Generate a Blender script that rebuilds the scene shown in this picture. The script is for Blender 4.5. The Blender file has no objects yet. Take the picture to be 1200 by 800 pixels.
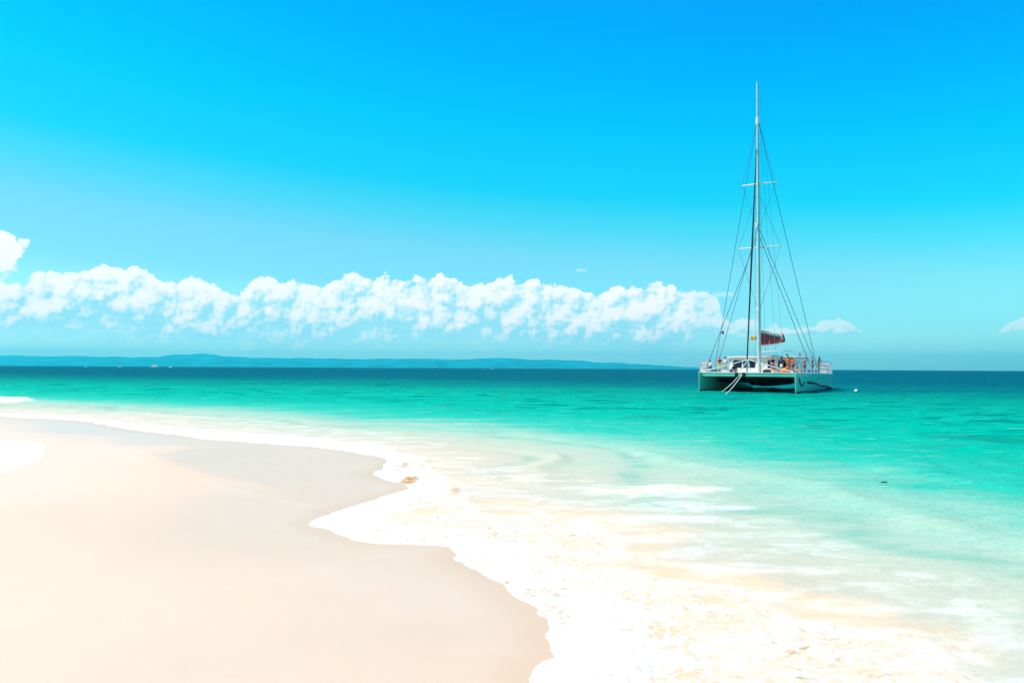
import bpy, bmesh, math, random
import numpy as np
from mathutils import Vector, Matrix, Euler

R = math.radians
random.seed(7)
rng = np.random.default_rng(11)
scene = bpy.context.scene
COL = scene.collection

# ------------------------------------------------------------------ camera
CAM_H = 2.25
FPX = 870.0                     # focal length in pixels of a 1200 px wide frame
PITCH = R(2.05)
ROLL = R(0.29)
cam_rot = Matrix.Rotation(R(90) + PITCH, 3, 'X') @ Matrix.Rotation(ROLL, 3, 'Z')
cd = bpy.data.cameras.new('camera')
cam = bpy.data.objects.new('camera', cd)
COL.objects.link(cam)
cam.matrix_world = Matrix.Translation((0, 0, CAM_H)) @ cam_rot.to_4x4()
cd.sensor_width = 36.0
cd.lens = 36.0 * FPX / 1200.0
cd.clip_start = 0.05
cd.clip_end = 80000
scene.camera = cam


def ray(px, py):
    return cam_rot @ Vector((px - 600.0, 400.0 - py, -FPX))


def ground(px, py, z=0.0):
    d = ray(px, py)
    t = (z - CAM_H) / d.z
    return Vector((d.x * t, d.y * t, z))


def at_depth(px, py, y):
    d = ray(px, py)
    t = y / d.y
    return Vector((d.x * t, y, CAM_H + d.z * t))


# ------------------------------------------------------------------ tags
def tag(o, label=None, cat=None, group=None, kind=None):
    if label: o['label'] = label
    if cat: o['category'] = cat
    if group: o['group'] = group
    if kind: o['kind'] = kind
    return o


def empty(name, loc=(0, 0, 0), rz=0.0):
    o = bpy.data.objects.new(name, None)
    COL.objects.link(o)
    o.location = loc
    o.rotation_euler = (0, 0, rz)
    o.empty_display_size = 0.3
    return o


# ------------------------------------------------------------------ colour
def lin(r, g, b):
    def f(c):
        c = c / 255.0
        return c / 12.92 if c <= 0.04045 else ((c + 0.055) / 1.055) ** 2.4
    return (f(r), f(g), f(b), 1.0)


# ------------------------------------------------------------------ materials
def new_mat(name):
    m = bpy.data.materials.new(name)
    m.use_nodes = True
    nt = m.node_tree
    nt.nodes.clear()
    out = nt.nodes.new('ShaderNodeOutputMaterial')
    return m, nt, out


def simple_mat(name, col, rough=0.5, metal=0.0, spec=0.5, var=0.12, scale=6.0, bump=0.0, coat=0.0):
    m, nt, out = new_mat(name)
    N, L = nt.nodes, nt.links
    p = N.new('ShaderNodeBsdfPrincipled')
    tc = N.new('ShaderNodeTexCoord')
    nz = N.new('ShaderNodeTexNoise')
    nz.inputs['Scale'].default_value = scale
    nz.inputs['Detail'].default_value = 5
    L.new(tc.outputs['Object'], nz.inputs['Vector'])
    mr = N.new('ShaderNodeMapRange')
    mr.inputs['From Min'].default_value = 0.3
    mr.inputs['From Max'].default_value = 0.7
    mr.inputs['To Min'].default_value = 1.0 - var
    mr.inputs['To Max'].default_value = 1.0 + var * 0.4
    L.new(nz.outputs['Fac'], mr.inputs['Value'])
    mx = N.new('ShaderNodeVectorMath')
    mx.operation = 'SCALE'
    mx.inputs[0].default_value = col[:3]
    L.new(mr.outputs['Result'], mx.inputs['Scale'])
    L.new(mx.outputs['Vector'], p.inputs['Base Color'])
    p.inputs['Roughness'].default_value = rough
    p.inputs['Metallic'].default_value = metal
    p.inputs['Specular IOR Level'].default_value = spec
    p.inputs['Coat Weight'].default_value = coat
    if bump:
        b = N.new('ShaderNodeBump')
        b.inputs['Strength'].default_value = bump
        b.inputs['Distance'].default_value = 0.02
        L.new(nz.outputs['Fac'], b.inputs['Height'])
        L.new(b.outputs['Normal'], p.inputs['Normal'])
    L.new(p.outputs['BSDF'], out.inputs['Surface'])
    return m


# ------------------------------------------------------------------ mesh builder
class MB:
    def __init__(self):
        self.v = []
        self.f = []
        self.m = []

    def add(self, vs, fs, mat=0):
        k = len(self.v)
        self.v.extend([tuple(p) for p in vs])
        for f in fs:
            self.f.append(tuple(i + k for i in f))
            self.m.append(mat)

    def box(self, x0, x1, y0, y1, z0, z1, bev=0.0, mat=0, M=None):
        bm = bmesh.new()
        bmesh.ops.create_cube(bm, size=1.0)
        for v in bm.verts:
            v.co = Vector(((x0 + x1) / 2 + v.co.x * (x1 - x0), (y0 + y1) / 2 + v.co.y * (y1 - y0), (z0 + z1) / 2 + v.co.z * (z1 - z0)))
        if bev:
            bmesh.ops.bevel(bm, geom=bm.edges[:], offset=bev, segments=2, affect='EDGES', profile=0.6)
        if M is not None:
            bm.transform(M)
        bm.verts.index_update()
        self.add([v.co.copy() for v in bm.verts], [[v.index for v in f.verts] for f in bm.faces], mat)
        bm.free()
        return self

    def tube(self, pts, r, n=8, mat=0, closed=False):
        pts = [Vector(p) for p in pts]
        k = len(pts)
        rs = list(r) if hasattr(r, '__len__') else [r] * k
        vs, fs = [], []
        up = Vector((0.13, 0.21, 0.97)).normalized()
        for i, p in enumerate(pts):
            a = pts[max(i - 1, 0)]
            b = pts[min(i + 1, k - 1)]
            t = (b - a).normalized()
            u = t.cross(up)
            if u.length < 0.1:
                u = t.cross(Vector((1, 0, 0)))
            u.normalize()
            w = t.cross(u)
            for j in range(n):
                an = 2 * math.pi * j / n
                vs.append(p + (u * math.cos(an) + w * math.sin(an)) * rs[i])
        for i in range(k - 1):
            for j in range(n):
                j2 = (j + 1) % n
                fs.append((i * n + j, i * n + j2, (i + 1) * n + j2, (i + 1) * n + j))
        fs.append(tuple(range(n - 1, -1, -1)))
        fs.append(tuple(range((k - 1) * n, k * n)))
        self.add(vs, fs, mat)
        return self

    def loft(self, secs, closed=True, cap=True, mat=0, mats=None):
        n = len(secs[0])
        vs = [p for s in secs for p in s]
        k0 = len(self.v)
        self.v.extend([tuple(p) for p in vs])
        for i in range(len(secs) - 1):
            for j in range(n if closed else n - 1):
                j2 = (j + 1) % n
                self.f.append((k0 + i * n + j, k0 + i * n + j2, k0 + (i + 1) * n + j2, k0 + (i + 1) * n + j))
                self.m.append(mats[j] if mats else mat)
        if cap:
            self.f.append(tuple(k0 + j for j in range(n - 1, -1, -1)))
            self.m.append(mat)
            self.f.append(tuple(k0 + (len(secs) - 1) * n + j for j in range(n)))
            self.m.append(mat)
        return self

    def ball(self, c, rx, ry=None, rz=None, sub=2, mat=0, M=None):
        ry = rx if ry is None else ry
        rz = rx if rz is None else rz
        bm = bmesh.new()
        bmesh.ops.create_icosphere(bm, subdivisions=sub, radius=1.0)
        bm.verts.index_update()
        vs = []
        for v in bm.verts:
            p = Vector((v.co.x * rx, v.co.y * ry, v.co.z * rz))
            if M is not None:
                p = M @ p
            vs.append(p + Vector(c))
        self.add(vs, [[v.index for v in f.verts] for f in bm.faces], mat)
        bm.free()
        return self

    def build(self, name, mats, parent=None, smooth=True, angle=40):
        me = bpy.data.meshes.new(name)
        me.from_pydata(self.v, [], self.f)
        mats = mats if isinstance(mats, (list, tuple)) else [mats]
        for m in mats:
            me.materials.append(m)
        me.polygons.foreach_set('material_index', self.m)
        me.update()
        bm = bmesh.new()
        bm.from_mesh(me)
        bmesh.ops.recalc_face_normals(bm, faces=bm.faces[:])
        bm.to_mesh(me)
        bm.free()
        if smooth:
            me.polygons.foreach_set('use_smooth', [True] * len(me.polygons))
            try:
                me.set_sharp_from_angle(angle=R(angle))
            except Exception:
                pass
        o = bpy.data.objects.new(name, me)
        COL.objects.link(o)
        if parent is not None:
            o.parent = parent
        return o


# ------------------------------------------------------------------ noise (numpy)
_perm = np.random.default_rng(3).permutation(4096)


def _h(ix, iy, iz):
    return _perm[(_perm[(_perm[ix & 4095] + iy) & 4095] + iz) & 4095] / 4095.0


def vnoise(x, y, z=0.0):
    x = np.asarray(x, dtype=np.float64)
    y = np.asarray(y, dtype=np.float64)
    z = np.zeros_like(x) + z
    ix, iy, iz = np.floor(x).astype(np.int64), np.floor(y).astype(np.int64), np.floor(z).astype(np.int64)
    fx, fy, fz = x - ix, y - iy, z - iz
    u, v, w = [f * f * f * (f * (f * 6 - 15) + 10) for f in (fx, fy, fz)]
    def L(a, b, t): return a + (b - a) * t
    c = [[[None] * 2 for _ in range(2)] for _ in range(2)]
    for a in (0, 1):
        for b in (0, 1):
            for d in (0, 1):
                c[a][b][d] = _h(ix + a, iy + b, iz + d)
    r = L(L(L(c[0][0][0], c[1][0][0], u), L(c[0][1][0], c[1][1][0], u), v),
          L(L(c[0][0][1], c[1][0][1], u), L(c[0][1][1], c[1][1][1], u), v), w)
    return r * 2 - 1


def fbm(x, y, z=0.0, oct=4, gain=0.5):
    a, s, n = 1.0, 0.0, 0.0
    for i in range(oct):
        k = 2.03 ** i
        s = s + a * vnoise(x * k + 17.3 * i, y * k - 9.1 * i, z * k + 4.7 * i)
        n += a
        a *= gain
    return s / n


def smooth(a, b, x):
    t = np.clip((x - a) / (b - a), 0, 1)
    return t * t * (3 - 2 * t)


# ------------------------------------------------------------------ light
SUN_EL, SUN_AZ = R(56), R(-86)           # azimuth from +Y, negative is to the left
to_sun = Vector((math.cos(SUN_EL) * math.sin(SUN_AZ), math.cos(SUN_EL) * math.cos(SUN_AZ), math.sin(SUN_EL)))
sl = bpy.data.lights.new('sun', 'SUN')
sl.energy = 4.2
sl.angle = R(0.53)
sl.color = (1.0, 0.89, 0.74)
so = bpy.data.objects.new('sun', sl)
COL.objects.link(so)
so.rotation_euler = to_sun.to_track_quat('Z', 'Y').to_euler()
so.location = (0, 0, 300)

world = bpy.data.worlds.new('World')
scene.world = world
world.use_nodes = True
nt = world.node_tree
nt.nodes.clear()
wo = nt.nodes.new('ShaderNodeOutputWorld')
bg = nt.nodes.new('ShaderNodeBackground')
sky = nt.nodes.new('ShaderNodeTexSky')
sky.sky_type = 'NISHITA'
sky.sun_disc = False
sky.sun_elevation = SUN_EL
sky.sun_rotation = SUN_AZ
sky.air_density = 1.0
sky.dust_density = 0.6
sky.ozone_density = 2.0
# the clear tropical air: the measured sky colour filtered per elevation
geo = nt.nodes.new('ShaderNodeTexCoord')
sx = nt.nodes.new('ShaderNodeSeparateXYZ')
nt.links.new(geo.outputs['Generated'], sx.inputs[0])
ramp = nt.nodes.new('ShaderNodeValToRGB')
SKY_TINT = [(0.0, (0.80, 1.28, 1.45)), (0.036, (0.72, 1.22, 1.38)), (0.093, (0.48, 1.05, 1.14)), (0.15, (0.46, 1.12, 1.07)), (0.19, (0.22, 1.20, 1.12)), (0.232, (0.035, 1.25, 1.20)),
            (0.31, (0.002, 1.30, 1.5)), (0.383, (0.0, 1.20, 1.6)), (0.446, (0.0, 1.10, 1.65)), (0.7, (0.15, 1.0, 1.4)), (1.0, (0.3, 0.95, 1.2))]
TS = 0.5
CLOUD_MID = 0.86
CLOUD_GAIN = 6.8
SKY_TINT = [(p, tuple(q * TS for q in c)) for p, c in SKY_TINT]
el = ramp.color_ramp.elements
while len(el) > 1:
    el.remove(el[-1])
for i, (p, c) in enumerate(SKY_TINT):
    e = el[0] if i == 0 else el.new(p)
    e.position = p
    e.color = (c[0], c[1], c[2], 1)
sk_ = nt.nodes.new('ShaderNodeMath'); sk_.operation = 'MULTIPLY_ADD'
sk_.inputs[1].default_value = 0.075
nt.links.new(sx.outputs['X'], sk_.inputs[0]); nt.links.new(sx.outputs['Z'], sk_.inputs[2])
nt.links.new(sk_.outputs[0], ramp.inputs['Fac'])
mul = nt.nodes.new('ShaderNodeMix')
mul.data_type = 'RGBA'
mul.blend_type = 'MULTIPLY'
mul.inputs[0].default_value = 1.0
nt.links.new(sky.outputs['Color'], mul.inputs[6])
nt.links.new(ramp.outputs['Color'], mul.inputs[7])
sc2 = nt.nodes.new('ShaderNodeVectorMath')
sc2.operation = 'SCALE'
sg_ = nt.nodes.new('ShaderNodeMapRange')
for i_, v_ in enumerate((0, -0.9, 0.1, 0.84 / TS, 1.0 / TS)):
    if i_: sg_.inputs[i_].default_value = v_
nt.links.new(sx.outputs['X'], sg_.inputs[0])
nt.links.new(sg_.outputs[0], sc2.inputs['Scale'])
nt.links.new(mul.outputs[2], sc2.inputs[0])
# --- cumulus along the horizon, as directions in the sky (milliradians of azimuth and elevation)
N, L = nt.nodes, nt.links


def wm(op, a, b=None, c=None, clamp=False):
    n = N.new('ShaderNodeMath')
    n.operation = op
    n.use_clamp = clamp
    for i, v in enumerate((a, b, c)):
        if v is None: continue
        if isinstance(v, (int, float)): n.inputs[i].default_value = v
        else: L.new(v, n.inputs[i])
    return n.outputs[0]


def wss(v, a, b, c=0.0, d=1.0):
    n = N.new('ShaderNodeMapRange')
    n.interpolation_type = 'SMOOTHSTEP'
    for i, q in enumerate((v, a, b, c, d)):
        if isinstance(q, (int, float)): n.inputs[i].default_value = q
        else: L.new(q, n.inputs[i])
    return n.outputs[0]


def azel(px, py):
    d = ray(px, py)
    return 1000 * math.atan2(d.x, d.y), 1000 * math.asin(d.z / d.length)


AZ0, AZ1, EL1 = -900.0, 900.0, 200.0


def curve(v, pts):
    n = N.new('ShaderNodeFloatCurve')
    c = n.mapping.curves[0]
    while len(c.points) > 2:
        c.points.remove(c.points[-1])
    q = [((a - AZ0) / (AZ1 - AZ0), e / EL1) for a, e in pts]
    c.points[0].location = q[0]
    c.points[1].location = q[-1]
    for p in q[1:-1]:
        c.points.new(*p)
    for p in c.points:
        p.handle_type = 'VECTOR'
    n.mapping.update()
    L.new(v, n.inputs['Value'])
    return wm('MULTIPLY', n.outputs[0], EL1)


# the field of billows
gp = bpy.data.node_groups.new('billow_field', 'ShaderNodeTree')
gp.interface.new_socket('Vector', in_out='INPUT', socket_type='NodeSocketVector')
gp.interface.new_socket('Height', in_out='OUTPUT', socket_type='NodeSocketFloat')
gi = gp.nodes.new('NodeGroupInput'); go = gp.nodes.new('NodeGroupOutput')


def gnode(t, **k):
    n = gp.nodes.new(t)
    for a_, v_ in k.items(): setattr(n, a_, v_)
    return n


warp = gnode('ShaderNodeTexNoise', noise_dimensions='2D'); warp.inputs['Scale'].default_value = 0.022; warp.inputs['Detail'].default_value = 3; warp.inputs['Roughness'].default_value = 0.4
gp.links.new(gi.outputs[0], warp.inputs['Vector'])
ws = gnode('ShaderNodeVectorMath', operation='MULTIPLY_ADD')
ws.inputs[1].default_value = (16, 12, 0); ws.inputs[2].default_value = (-8, -6, 0)
gp.links.new(warp.outputs['Color'], ws.inputs[0])
wa = gnode('ShaderNodeVectorMath', operation='ADD')
gp.links.new(gi.outputs[0], wa.inputs[0]); gp.links.new(ws.outputs[0], wa.inputs[1])
acc = None
for sc_v, wt, sm_ in ((0.020, 0.50, 0.35), (0.052, 0.34, 0.30), (0.13, 0.15, 0.25), (0.32, 0.05, 0.25)):
    vo = gnode('ShaderNodeTexVoronoi', feature='F1', voronoi_dimensions='2D')
    vo.inputs['Scale'].default_value = sc_v
    gp.links.new(wa.outputs[0], vo.inputs['Vector'])
    iv = gnode('ShaderNodeMath', operation='MULTIPLY_ADD')
    iv.inputs[1].default_value = -wt; iv.inputs[2].default_value = wt
    gp.links.new(vo.outputs['Distance'], iv.inputs[0])
    if acc is None: acc = iv.outputs[0]
    else:
        ad = gnode('ShaderNodeMath', operation='ADD')
        gp.links.new(acc, ad.inputs[0]); gp.links.new(iv.outputs[0], ad.inputs[1])
        acc = ad.outputs[0]
nf = gnode('ShaderNodeTexNoise', noise_dimensions='2D'); nf.inputs['Scale'].default_value = 0.045; nf.inputs['Detail'].default_value = 6; nf.inputs['Roughness'].default_value = 0.52
gp.links.new(gi.outputs[0], nf.inputs['Vector'])
na = gnode('ShaderNodeMath', operation='MULTIPLY_ADD')
na.inputs[1].default_value = 0.5
gp.links.new(nf.outputs['Fac'], na.inputs[0]); gp.links.new(acc, na.inputs[2])
gp.links.new(na.outputs[0], go.inputs[0])

AZ = wm('MULTIPLY', wm('ARCTAN2', sx.outputs['X'], sx.outputs['Y']), 1000.0)
EL = wm('MULTIPLY', wm('ARCSINE', sx.outputs['Z']), 1000.0)
azn = wm('DIVIDE', wm('SUBTRACT', AZ, AZ0), AZ1 - AZ0)
T_PX = [(-300, 345), (-120, 330), (0, 333), (25, 328), (40, 319), (60, 317), (75, 325), (100, 322), (115, 312), (132, 314), (142, 323), (158, 317), (176, 319), (186, 328),
        (202, 335), (225, 327), (236, 331), (257, 341), (276, 347), (289, 344), (300, 327), (318, 323), (330, 331), (390, 331), (405, 328), (430, 323), (455, 326), (480, 329),
        (530, 331), (575, 334), (600, 331), (622, 335), (655, 334), (678, 341), (715, 338), (738, 344), (756, 336), (772, 334), (790, 342), (812, 341), (838, 343), (846, 372), (858, 377),
        (880, 373), (905, 378), (925, 392), (945, 390), (962, 380), (990, 377), (1008, 386), (1020, 398), (1170, 398), (1182, 379), (1230, 378), (1260, 392), (1500, 390)]
B_PX = [(-300, 384), (0, 378), (90, 380), (160, 386), (240, 390), (300, 394), (400, 390), (500, 388), (600, 391), (700, 394), (760, 402), (800, 398), (820, 392), (900, 393), (1010, 390), (1180, 388), (1500, 388)]
O_PX = [(-300, 1.0), (800, 1.0), (818, 0.7), (850, 0.72), (915, 0.65), (960, 0.6), (1020, 0.5), (1200, 0.5), (1500, 0.5)]


def ap(P):
    return [azel(a, b) for a, b in P]


top_e = curve(azn, ap(T_PX))
bas_e = curve(azn, ap(B_PX))
opa = wm('DIVIDE', curve(azn, [(azel(a, 400)[0], o * 100) for a, o in O_PX]), 100.0)
vec = N.new('ShaderNodeCombineXYZ')
L.new(AZ, vec.inputs[0]); L.new(EL, vec.inputs[1])


def field(off):
    g = N.new('ShaderNodeGroup'); g.node_tree = gp
    o_ = N.new('ShaderNodeVectorMath'); o_.operation = 'ADD'
    o_.inputs[1].default_value = off
    L.new(vec.outputs[0], o_.inputs[0]); L.new(o_.outputs[0], g.inputs[0])
    return g.outputs[0]


H0 = field((0, 0, 0))
H1 = field((-3.0, 4.2, 0))
H2 = field((-9.0, 13.0, 0))
depth_in = wm('DIVIDE', wm('SUBTRACT', wm('ADD', top_e, 2.0), EL), 26.0)
hh = wm('MULTIPLY', wm('SUBTRACT', H0, CLOUD_MID - 0.03), 1.15)
core = wm('ADD', depth_in, hh)
a_top = wss(core, 0.0, 0.11)
frac = wm('DIVIDE', wm('SUBTRACT', EL, bas_e), wm('MAXIMUM', wm('SUBTRACT', top_e, bas_e), 4.0))
a_bot = wss(wm('ADD', frac, wm('MULTIPLY', hh, 0.4)), -0.38, 0.22)
alpha = wm('MULTIPLY', wm('MULTIPLY', a_top, a_bot), opa)
# the rain-grey haze the bank stands in
veil_w = wm('MULTIPLY', wm('MULTIPLY', wss(depth_in, 0.25, 1.6), wss(frac, -0.75, 0.35)), wm('MULTIPLY', wss(opa, 0.55, 1.0), 0.75))
for (px, py, rx, ry, o_) in ((2, 291, 26, 15, 1.0), (-34, 300, 48, 24, 0.95), (-6, 312, 26, 22, 0.4), (682, 316.5, 9, 1.7, 0.35), (160, 389, 12, 2.2, 0.35), (845, 345, 22, 3.0, 0.3)):
    c_ = azel(px, py)
    e_ = wm('SUBTRACT', 1.0, wm('ADD', wm('POWER', wm('DIVIDE', wm('ABSOLUTE', wm('SUBTRACT', AZ, c_[0])), rx * 1.15 * 0.78), 2.0),
                                wm('POWER', wm('DIVIDE', wm('ABSOLUTE', wm('SUBTRACT', EL, c_[1])), ry * 1.15), 2.0)))
    alpha = wm('MAXIMUM', alpha, wm('MULTIPLY', wss(wm('ADD', e_, wm('MULTIPLY', hh, 1.8)), 0.0, 0.9 if ry < 5 else 0.3), o_))
lit = wm('ADD', wm('MULTIPLY', wm('SUBTRACT', H0, H1), 2.2), wm('MULTIPLY', wm('SUBTRACT', H0, H2), 1.6))
lit = wm('ADD', wm('MULTIPLY', lit, 0.75), wm('ADD', wm('MULTIPLY', frac, 0.75), wm('MULTIPLY', hh, 0.25)))
lit = wss(lit, -0.22, 0.85)
cr = N.new('ShaderNodeValToRGB')
ce = cr.color_ramp.elements
CSH, CMD, CWH = lin(165, 230, 245), lin(216, 243, 250), lin(255, 255, 255)
ce[0].position = 0.0; ce[0].color = CSH
ce[1].position = 1.0; ce[1].color = CWH
e_ = ce.new(0.45); e_.color = CMD
L.new(lit, cr.inputs['Fac'])
cs = N.new('ShaderNodeVectorMath'); cs.operation = 'SCALE'
cs.inputs['Scale'].default_value = CLOUD_GAIN
L.new(cr.outputs['Color'], cs.inputs[0])
cm = N.new('ShaderNodeMix'); cm.data_type = 'RGBA'
hv = N.new('ShaderNodeMix'); hv.data_type = 'RGBA'
L.new(veil_w, hv.inputs[0]); L.new(sc2.outputs[0], hv.inputs[6])
hv.inputs[7].default_value = tuple(q * CLOUD_GAIN * 0.95 for q in lin(178, 236, 247)[:3]) + (1,)
L.new(alpha, cm.inputs[0]); L.new(hv.outputs[2], cm.inputs[6]); L.new(cs.outputs[0], cm.inputs[7])
L.new(cm.outputs[2], bg.inputs['Color'])
bg.inputs['Strength'].default_value = 0.12
world.cycles.sampling_method = 'MANUAL'
world.cycles.sample_map_resolution = 256
nt.links.new(bg.outputs['Background'], wo.inputs['Surface'])

vs = scene.view_settings
vs.view_transform = 'Standard'
vs.look = 'None'
vs.exposure = 0.45
vs.gamma = 1.0
scene.render.engine = 'CYCLES'
cy = scene.cycles
cy.max_bounces = 8
cy.diffuse_bounces = 4
cy.glossy_bounces = 3
cy.transmission_bounces = 4
cy.transparent_max_bounces = 24
cy.volume_bounces = 0
cy.use_denoising = True
cy.sample_clamp_indirect = 6.0
cy.caustics_reflective = False
cy.caustics_refractive = False

# ------------------------------------------------------------------ shoreline
shore_px = [(0, 488), (45, 490), (100, 494), (150, 503), (200, 509), (240, 514), (300, 519), (370, 524), (430, 533),
            (458, 540), (448, 548), (432, 556), (450, 562), (474, 567), (480, 573), (460, 578), (430, 587), (400, 596),
            (367, 611), (385, 622), (410, 631), (440, 636), (500, 639), (525, 641), (532, 650), (530, 655), (545, 664),
            (562, 671), (580, 683), (600, 697), (618, 706), (630, 712), (628, 719), (640, 727), (642, 736), (637, 745),
            (645, 760), (650, 770), (632, 780), (624, 795), (632, 812), (652, 840), (690, 900), (770, 1000)]
shore = [Vector((-2600, 900, 0)), Vector((-900, 330, 0)), Vector((-300, 130, 0)), Vector((-120, 74, 0)), Vector((-60, 52, 0)), Vector((-36, 41, 0))]
shore += [ground(*p) for p in shore_px]
shore += [Vector((1.6, 1.0, 0)), Vector((3.4, -3, 0)), Vector((8, -12, 0)), Vector((24, -50, 0)), Vector((80, -220, 0)), Vector((300, -900, 0))]


def catmull(P, n=3):
    out = []
    for i in range(len(P) - 1):
        p0, p1, p2, p3 = P[max(i - 1, 0)], P[i], P[i + 1], P[min(i + 2, len(P) - 1)]
        for k in range(n):
            t = k / n
            a = 0.5 * ((2 * p1) + (p2 - p0) * t + (2 * p0 - 5 * p1 + 4 * p2 - p3) * t * t + (3 * p1 - p0 - 3 * p2 + p3) * t ** 3)
            out.append(a)
    out.append(P[-1])
    return out


near_sh = [p for p in shore[5:-6]]
sm = shore[:5] + catmull(near_sh, 3) + shore[-6:]
SH = np.array([(p.x, p.y) for p in sm])
LAND = np.vstack([SH, [(300, -3000), (-4000, -3000), (-4000, 900)]])


def seg_dist(x, y, P, closed=False):
    d2 = np.full(x.shape, 1e18)
    Q = np.vstack([P, P[:1]]) if closed else P
    for (ax, ay), (bx, by) in zip(Q[:-1], Q[1:]):
        dx, dy = bx - ax, by - ay
        L2 = dx * dx + dy * dy + 1e-12
        t = np.clip(((x - ax) * dx + (y - ay) * dy) / L2, 0, 1)
        ex, ey = x - ax - t * dx, y - ay - t * dy
        np.minimum(d2, ex * ex + ey * ey, out=d2)
    return np.sqrt(d2)


def inside(x, y, P):
    c = np.zeros(x.shape, dtype=bool)
    Q = np.vstack([P, P[:1]])
    for (ax, ay), (bx, by) in zip(Q[:-1], Q[1:]):
        if ay == by:
            continue
        cond = ((ay > y) != (by > y)) & (x < (bx - ax) * (y - ay) / (by - ay) + ax)
        c ^= cond
    return c


def sdist(x, y):                       # + at sea, - on land
    d = seg_dist(x, y, SH)
    return np.where(inside(x, y, LAND), -d, d)


def poly(pxs):
    return np.array([tuple(ground(*p))[:2] for p in pxs])


def soft(x, y, P, w0, w1):             # 1 inside, falling to 0 over w1 metres outside
    m = w1 + 0.05
    r_ = np.zeros(x.shape)
    b = (x > P[:, 0].min() - m) & (x < P[:, 0].max() + m) & (y > P[:, 1].min() - m) & (y < P[:, 1].max() + m)
    xb, yb = x[b], y[b]
    d = seg_dist(xb, yb, P, True)
    d = np.where(inside(xb, yb, P), -d, d)
    r_[b] = 1 - smooth(-w0, w1, d)
    return r_


def grid_mesh(name, X, Y, Z, mats, attrs, keep=None, wrap=False):
    nr, nc = X.shape
    me = bpy.data.meshes.new(name)
    co = np.stack([X, Y, Z], -1).reshape(-1, 3).astype(np.float32)
    idx = np.arange(nr * nc).reshape(nr, nc)
    if wrap:
        idx = np.hstack([idx, idx[:, :1]])
    a, b, c, d = idx[:-1, :-1].ravel(), idx[:-1, 1:].ravel(), idx[1:, 1:].ravel(), idx[1:, :-1].ravel()
    F = np.stack([a, b, c, d], -1)
    if keep is not None:
        kf = keep.ravel()[F].any(1)
        F = F[kf]
    used = np.zeros(len(co), bool)
    used[F.ravel()] = True
    remap = np.cumsum(used) - 1
    co = co[used]
    F = remap[F]
    me.vertices.add(len(co))
    me.vertices.foreach_set('co', co.ravel())
    me.loops.add(F.size)
    me.loops.foreach_set('vertex_index', F.ravel().astype(np.int32))
    me.polygons.add(len(F))
    me.polygons.foreach_set('loop_start', np.arange(0, F.size, 4, dtype=np.int32))
    me.polygons.foreach_set('use_smooth', np.ones(len(F), dtype=bool))
    for k, v in attrs.items():
        at = me.attributes.new(k, 'FLOAT', 'POINT')
        at.data.foreach_set('value', v.ravel()[used].astype(np.float32))
    me.update(calc_edges=True)
    me.validate()
    if len(me.polygons) and me.polygons[0].normal.z < 0:
        me.flip_normals()
    for m in mats:
        me.materials.append(m)
    o = bpy.data.objects.new(name, me)
    COL.objects.link(o)
    return o


# foam patches, traced on the water plane
shp = shore_px
dense_px = [(440, 533), (458, 528), (474, 536), (488, 548), (500, 557), (520, 561), (545, 575), (536, 585), (560, 600), (640, 604), (700, 615),
            (730, 634), (700, 650), (690, 668), (760, 676), (850, 688), (884, 705), (888, 722), (872, 736), (960, 747),
            (1080, 759), (1120, 776), (1150, 805), (1200, 870), (1300, 1000), (770, 1000)] + [p for p in reversed(shp[9:-1])]
band_px = [(-60, 481), (0, 484.5), (60, 488), (130, 494.5), (200, 501), (260, 506), (330, 511), (400, 519), (450, 525), (474, 540), (458, 543)] + \
          [p for p in reversed(shp[:9])] + [(-60, 486)]
spit_px = [(-80, 464), (0, 465.5), (20, 467), (28, 470), (15, 473), (0, 473.5), (-80, 473)]
lace_px = [(0, 478), (120, 482), (250, 488), (380, 500), (480, 512), (560, 540), (620, 556), (720, 570), (790, 568), (830, 580), (860, 600), (960, 640),
           (1060, 690), (1200, 730), (1300, 780), (1300, 1000), (770, 1000)] + [p for p in reversed(shp[:-1])]
rollers_px = [([(700, 575), (745, 571), (790, 570), (845, 574), (790, 578), (740, 581)], 0.8),
              ([(900, 652), (960, 658), (1010, 672), (1060, 668), (1000, 663)], 0.5),
              ([(1100, 682), (1150, 684), (1230, 690), (1230, 686), (1150, 679)], 0.5),
              ([(1115, 788), (1160, 784), (1230, 780), (1230, 800), (1160, 797)], 0.7),
              ([(1090, 720), (1130, 726), (1180, 722), (1120, 717)], 0.4),
              ([(640, 585), (720, 588), (800, 585), (870, 592), (780, 596), (690, 594)], 0.6),
              ([(600, 590), (680, 604), (780, 606), (860, 612), (760, 615), (660, 612)], 0.6)]
sed_px = [(479, 565, 11, 3.2, 1.3), (474, 547, 7, 2.0, 0.75), (466, 553, 6, 1.6, 0.6), (533, 578, 8, 2.6, 0.85), (519, 576, 5, 2.0, 0.5),
          (440, 533, 12, 1.8, 0.5), (652, 700, 6, 2.2, 0.7), (328, 516, 6, 1.4, 0.35)]


def polar_grid(rad, ang):
    A, RR = np.meshgrid(ang, rad)
    return RR * np.sin(A), RR * np.cos(A), RR


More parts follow.
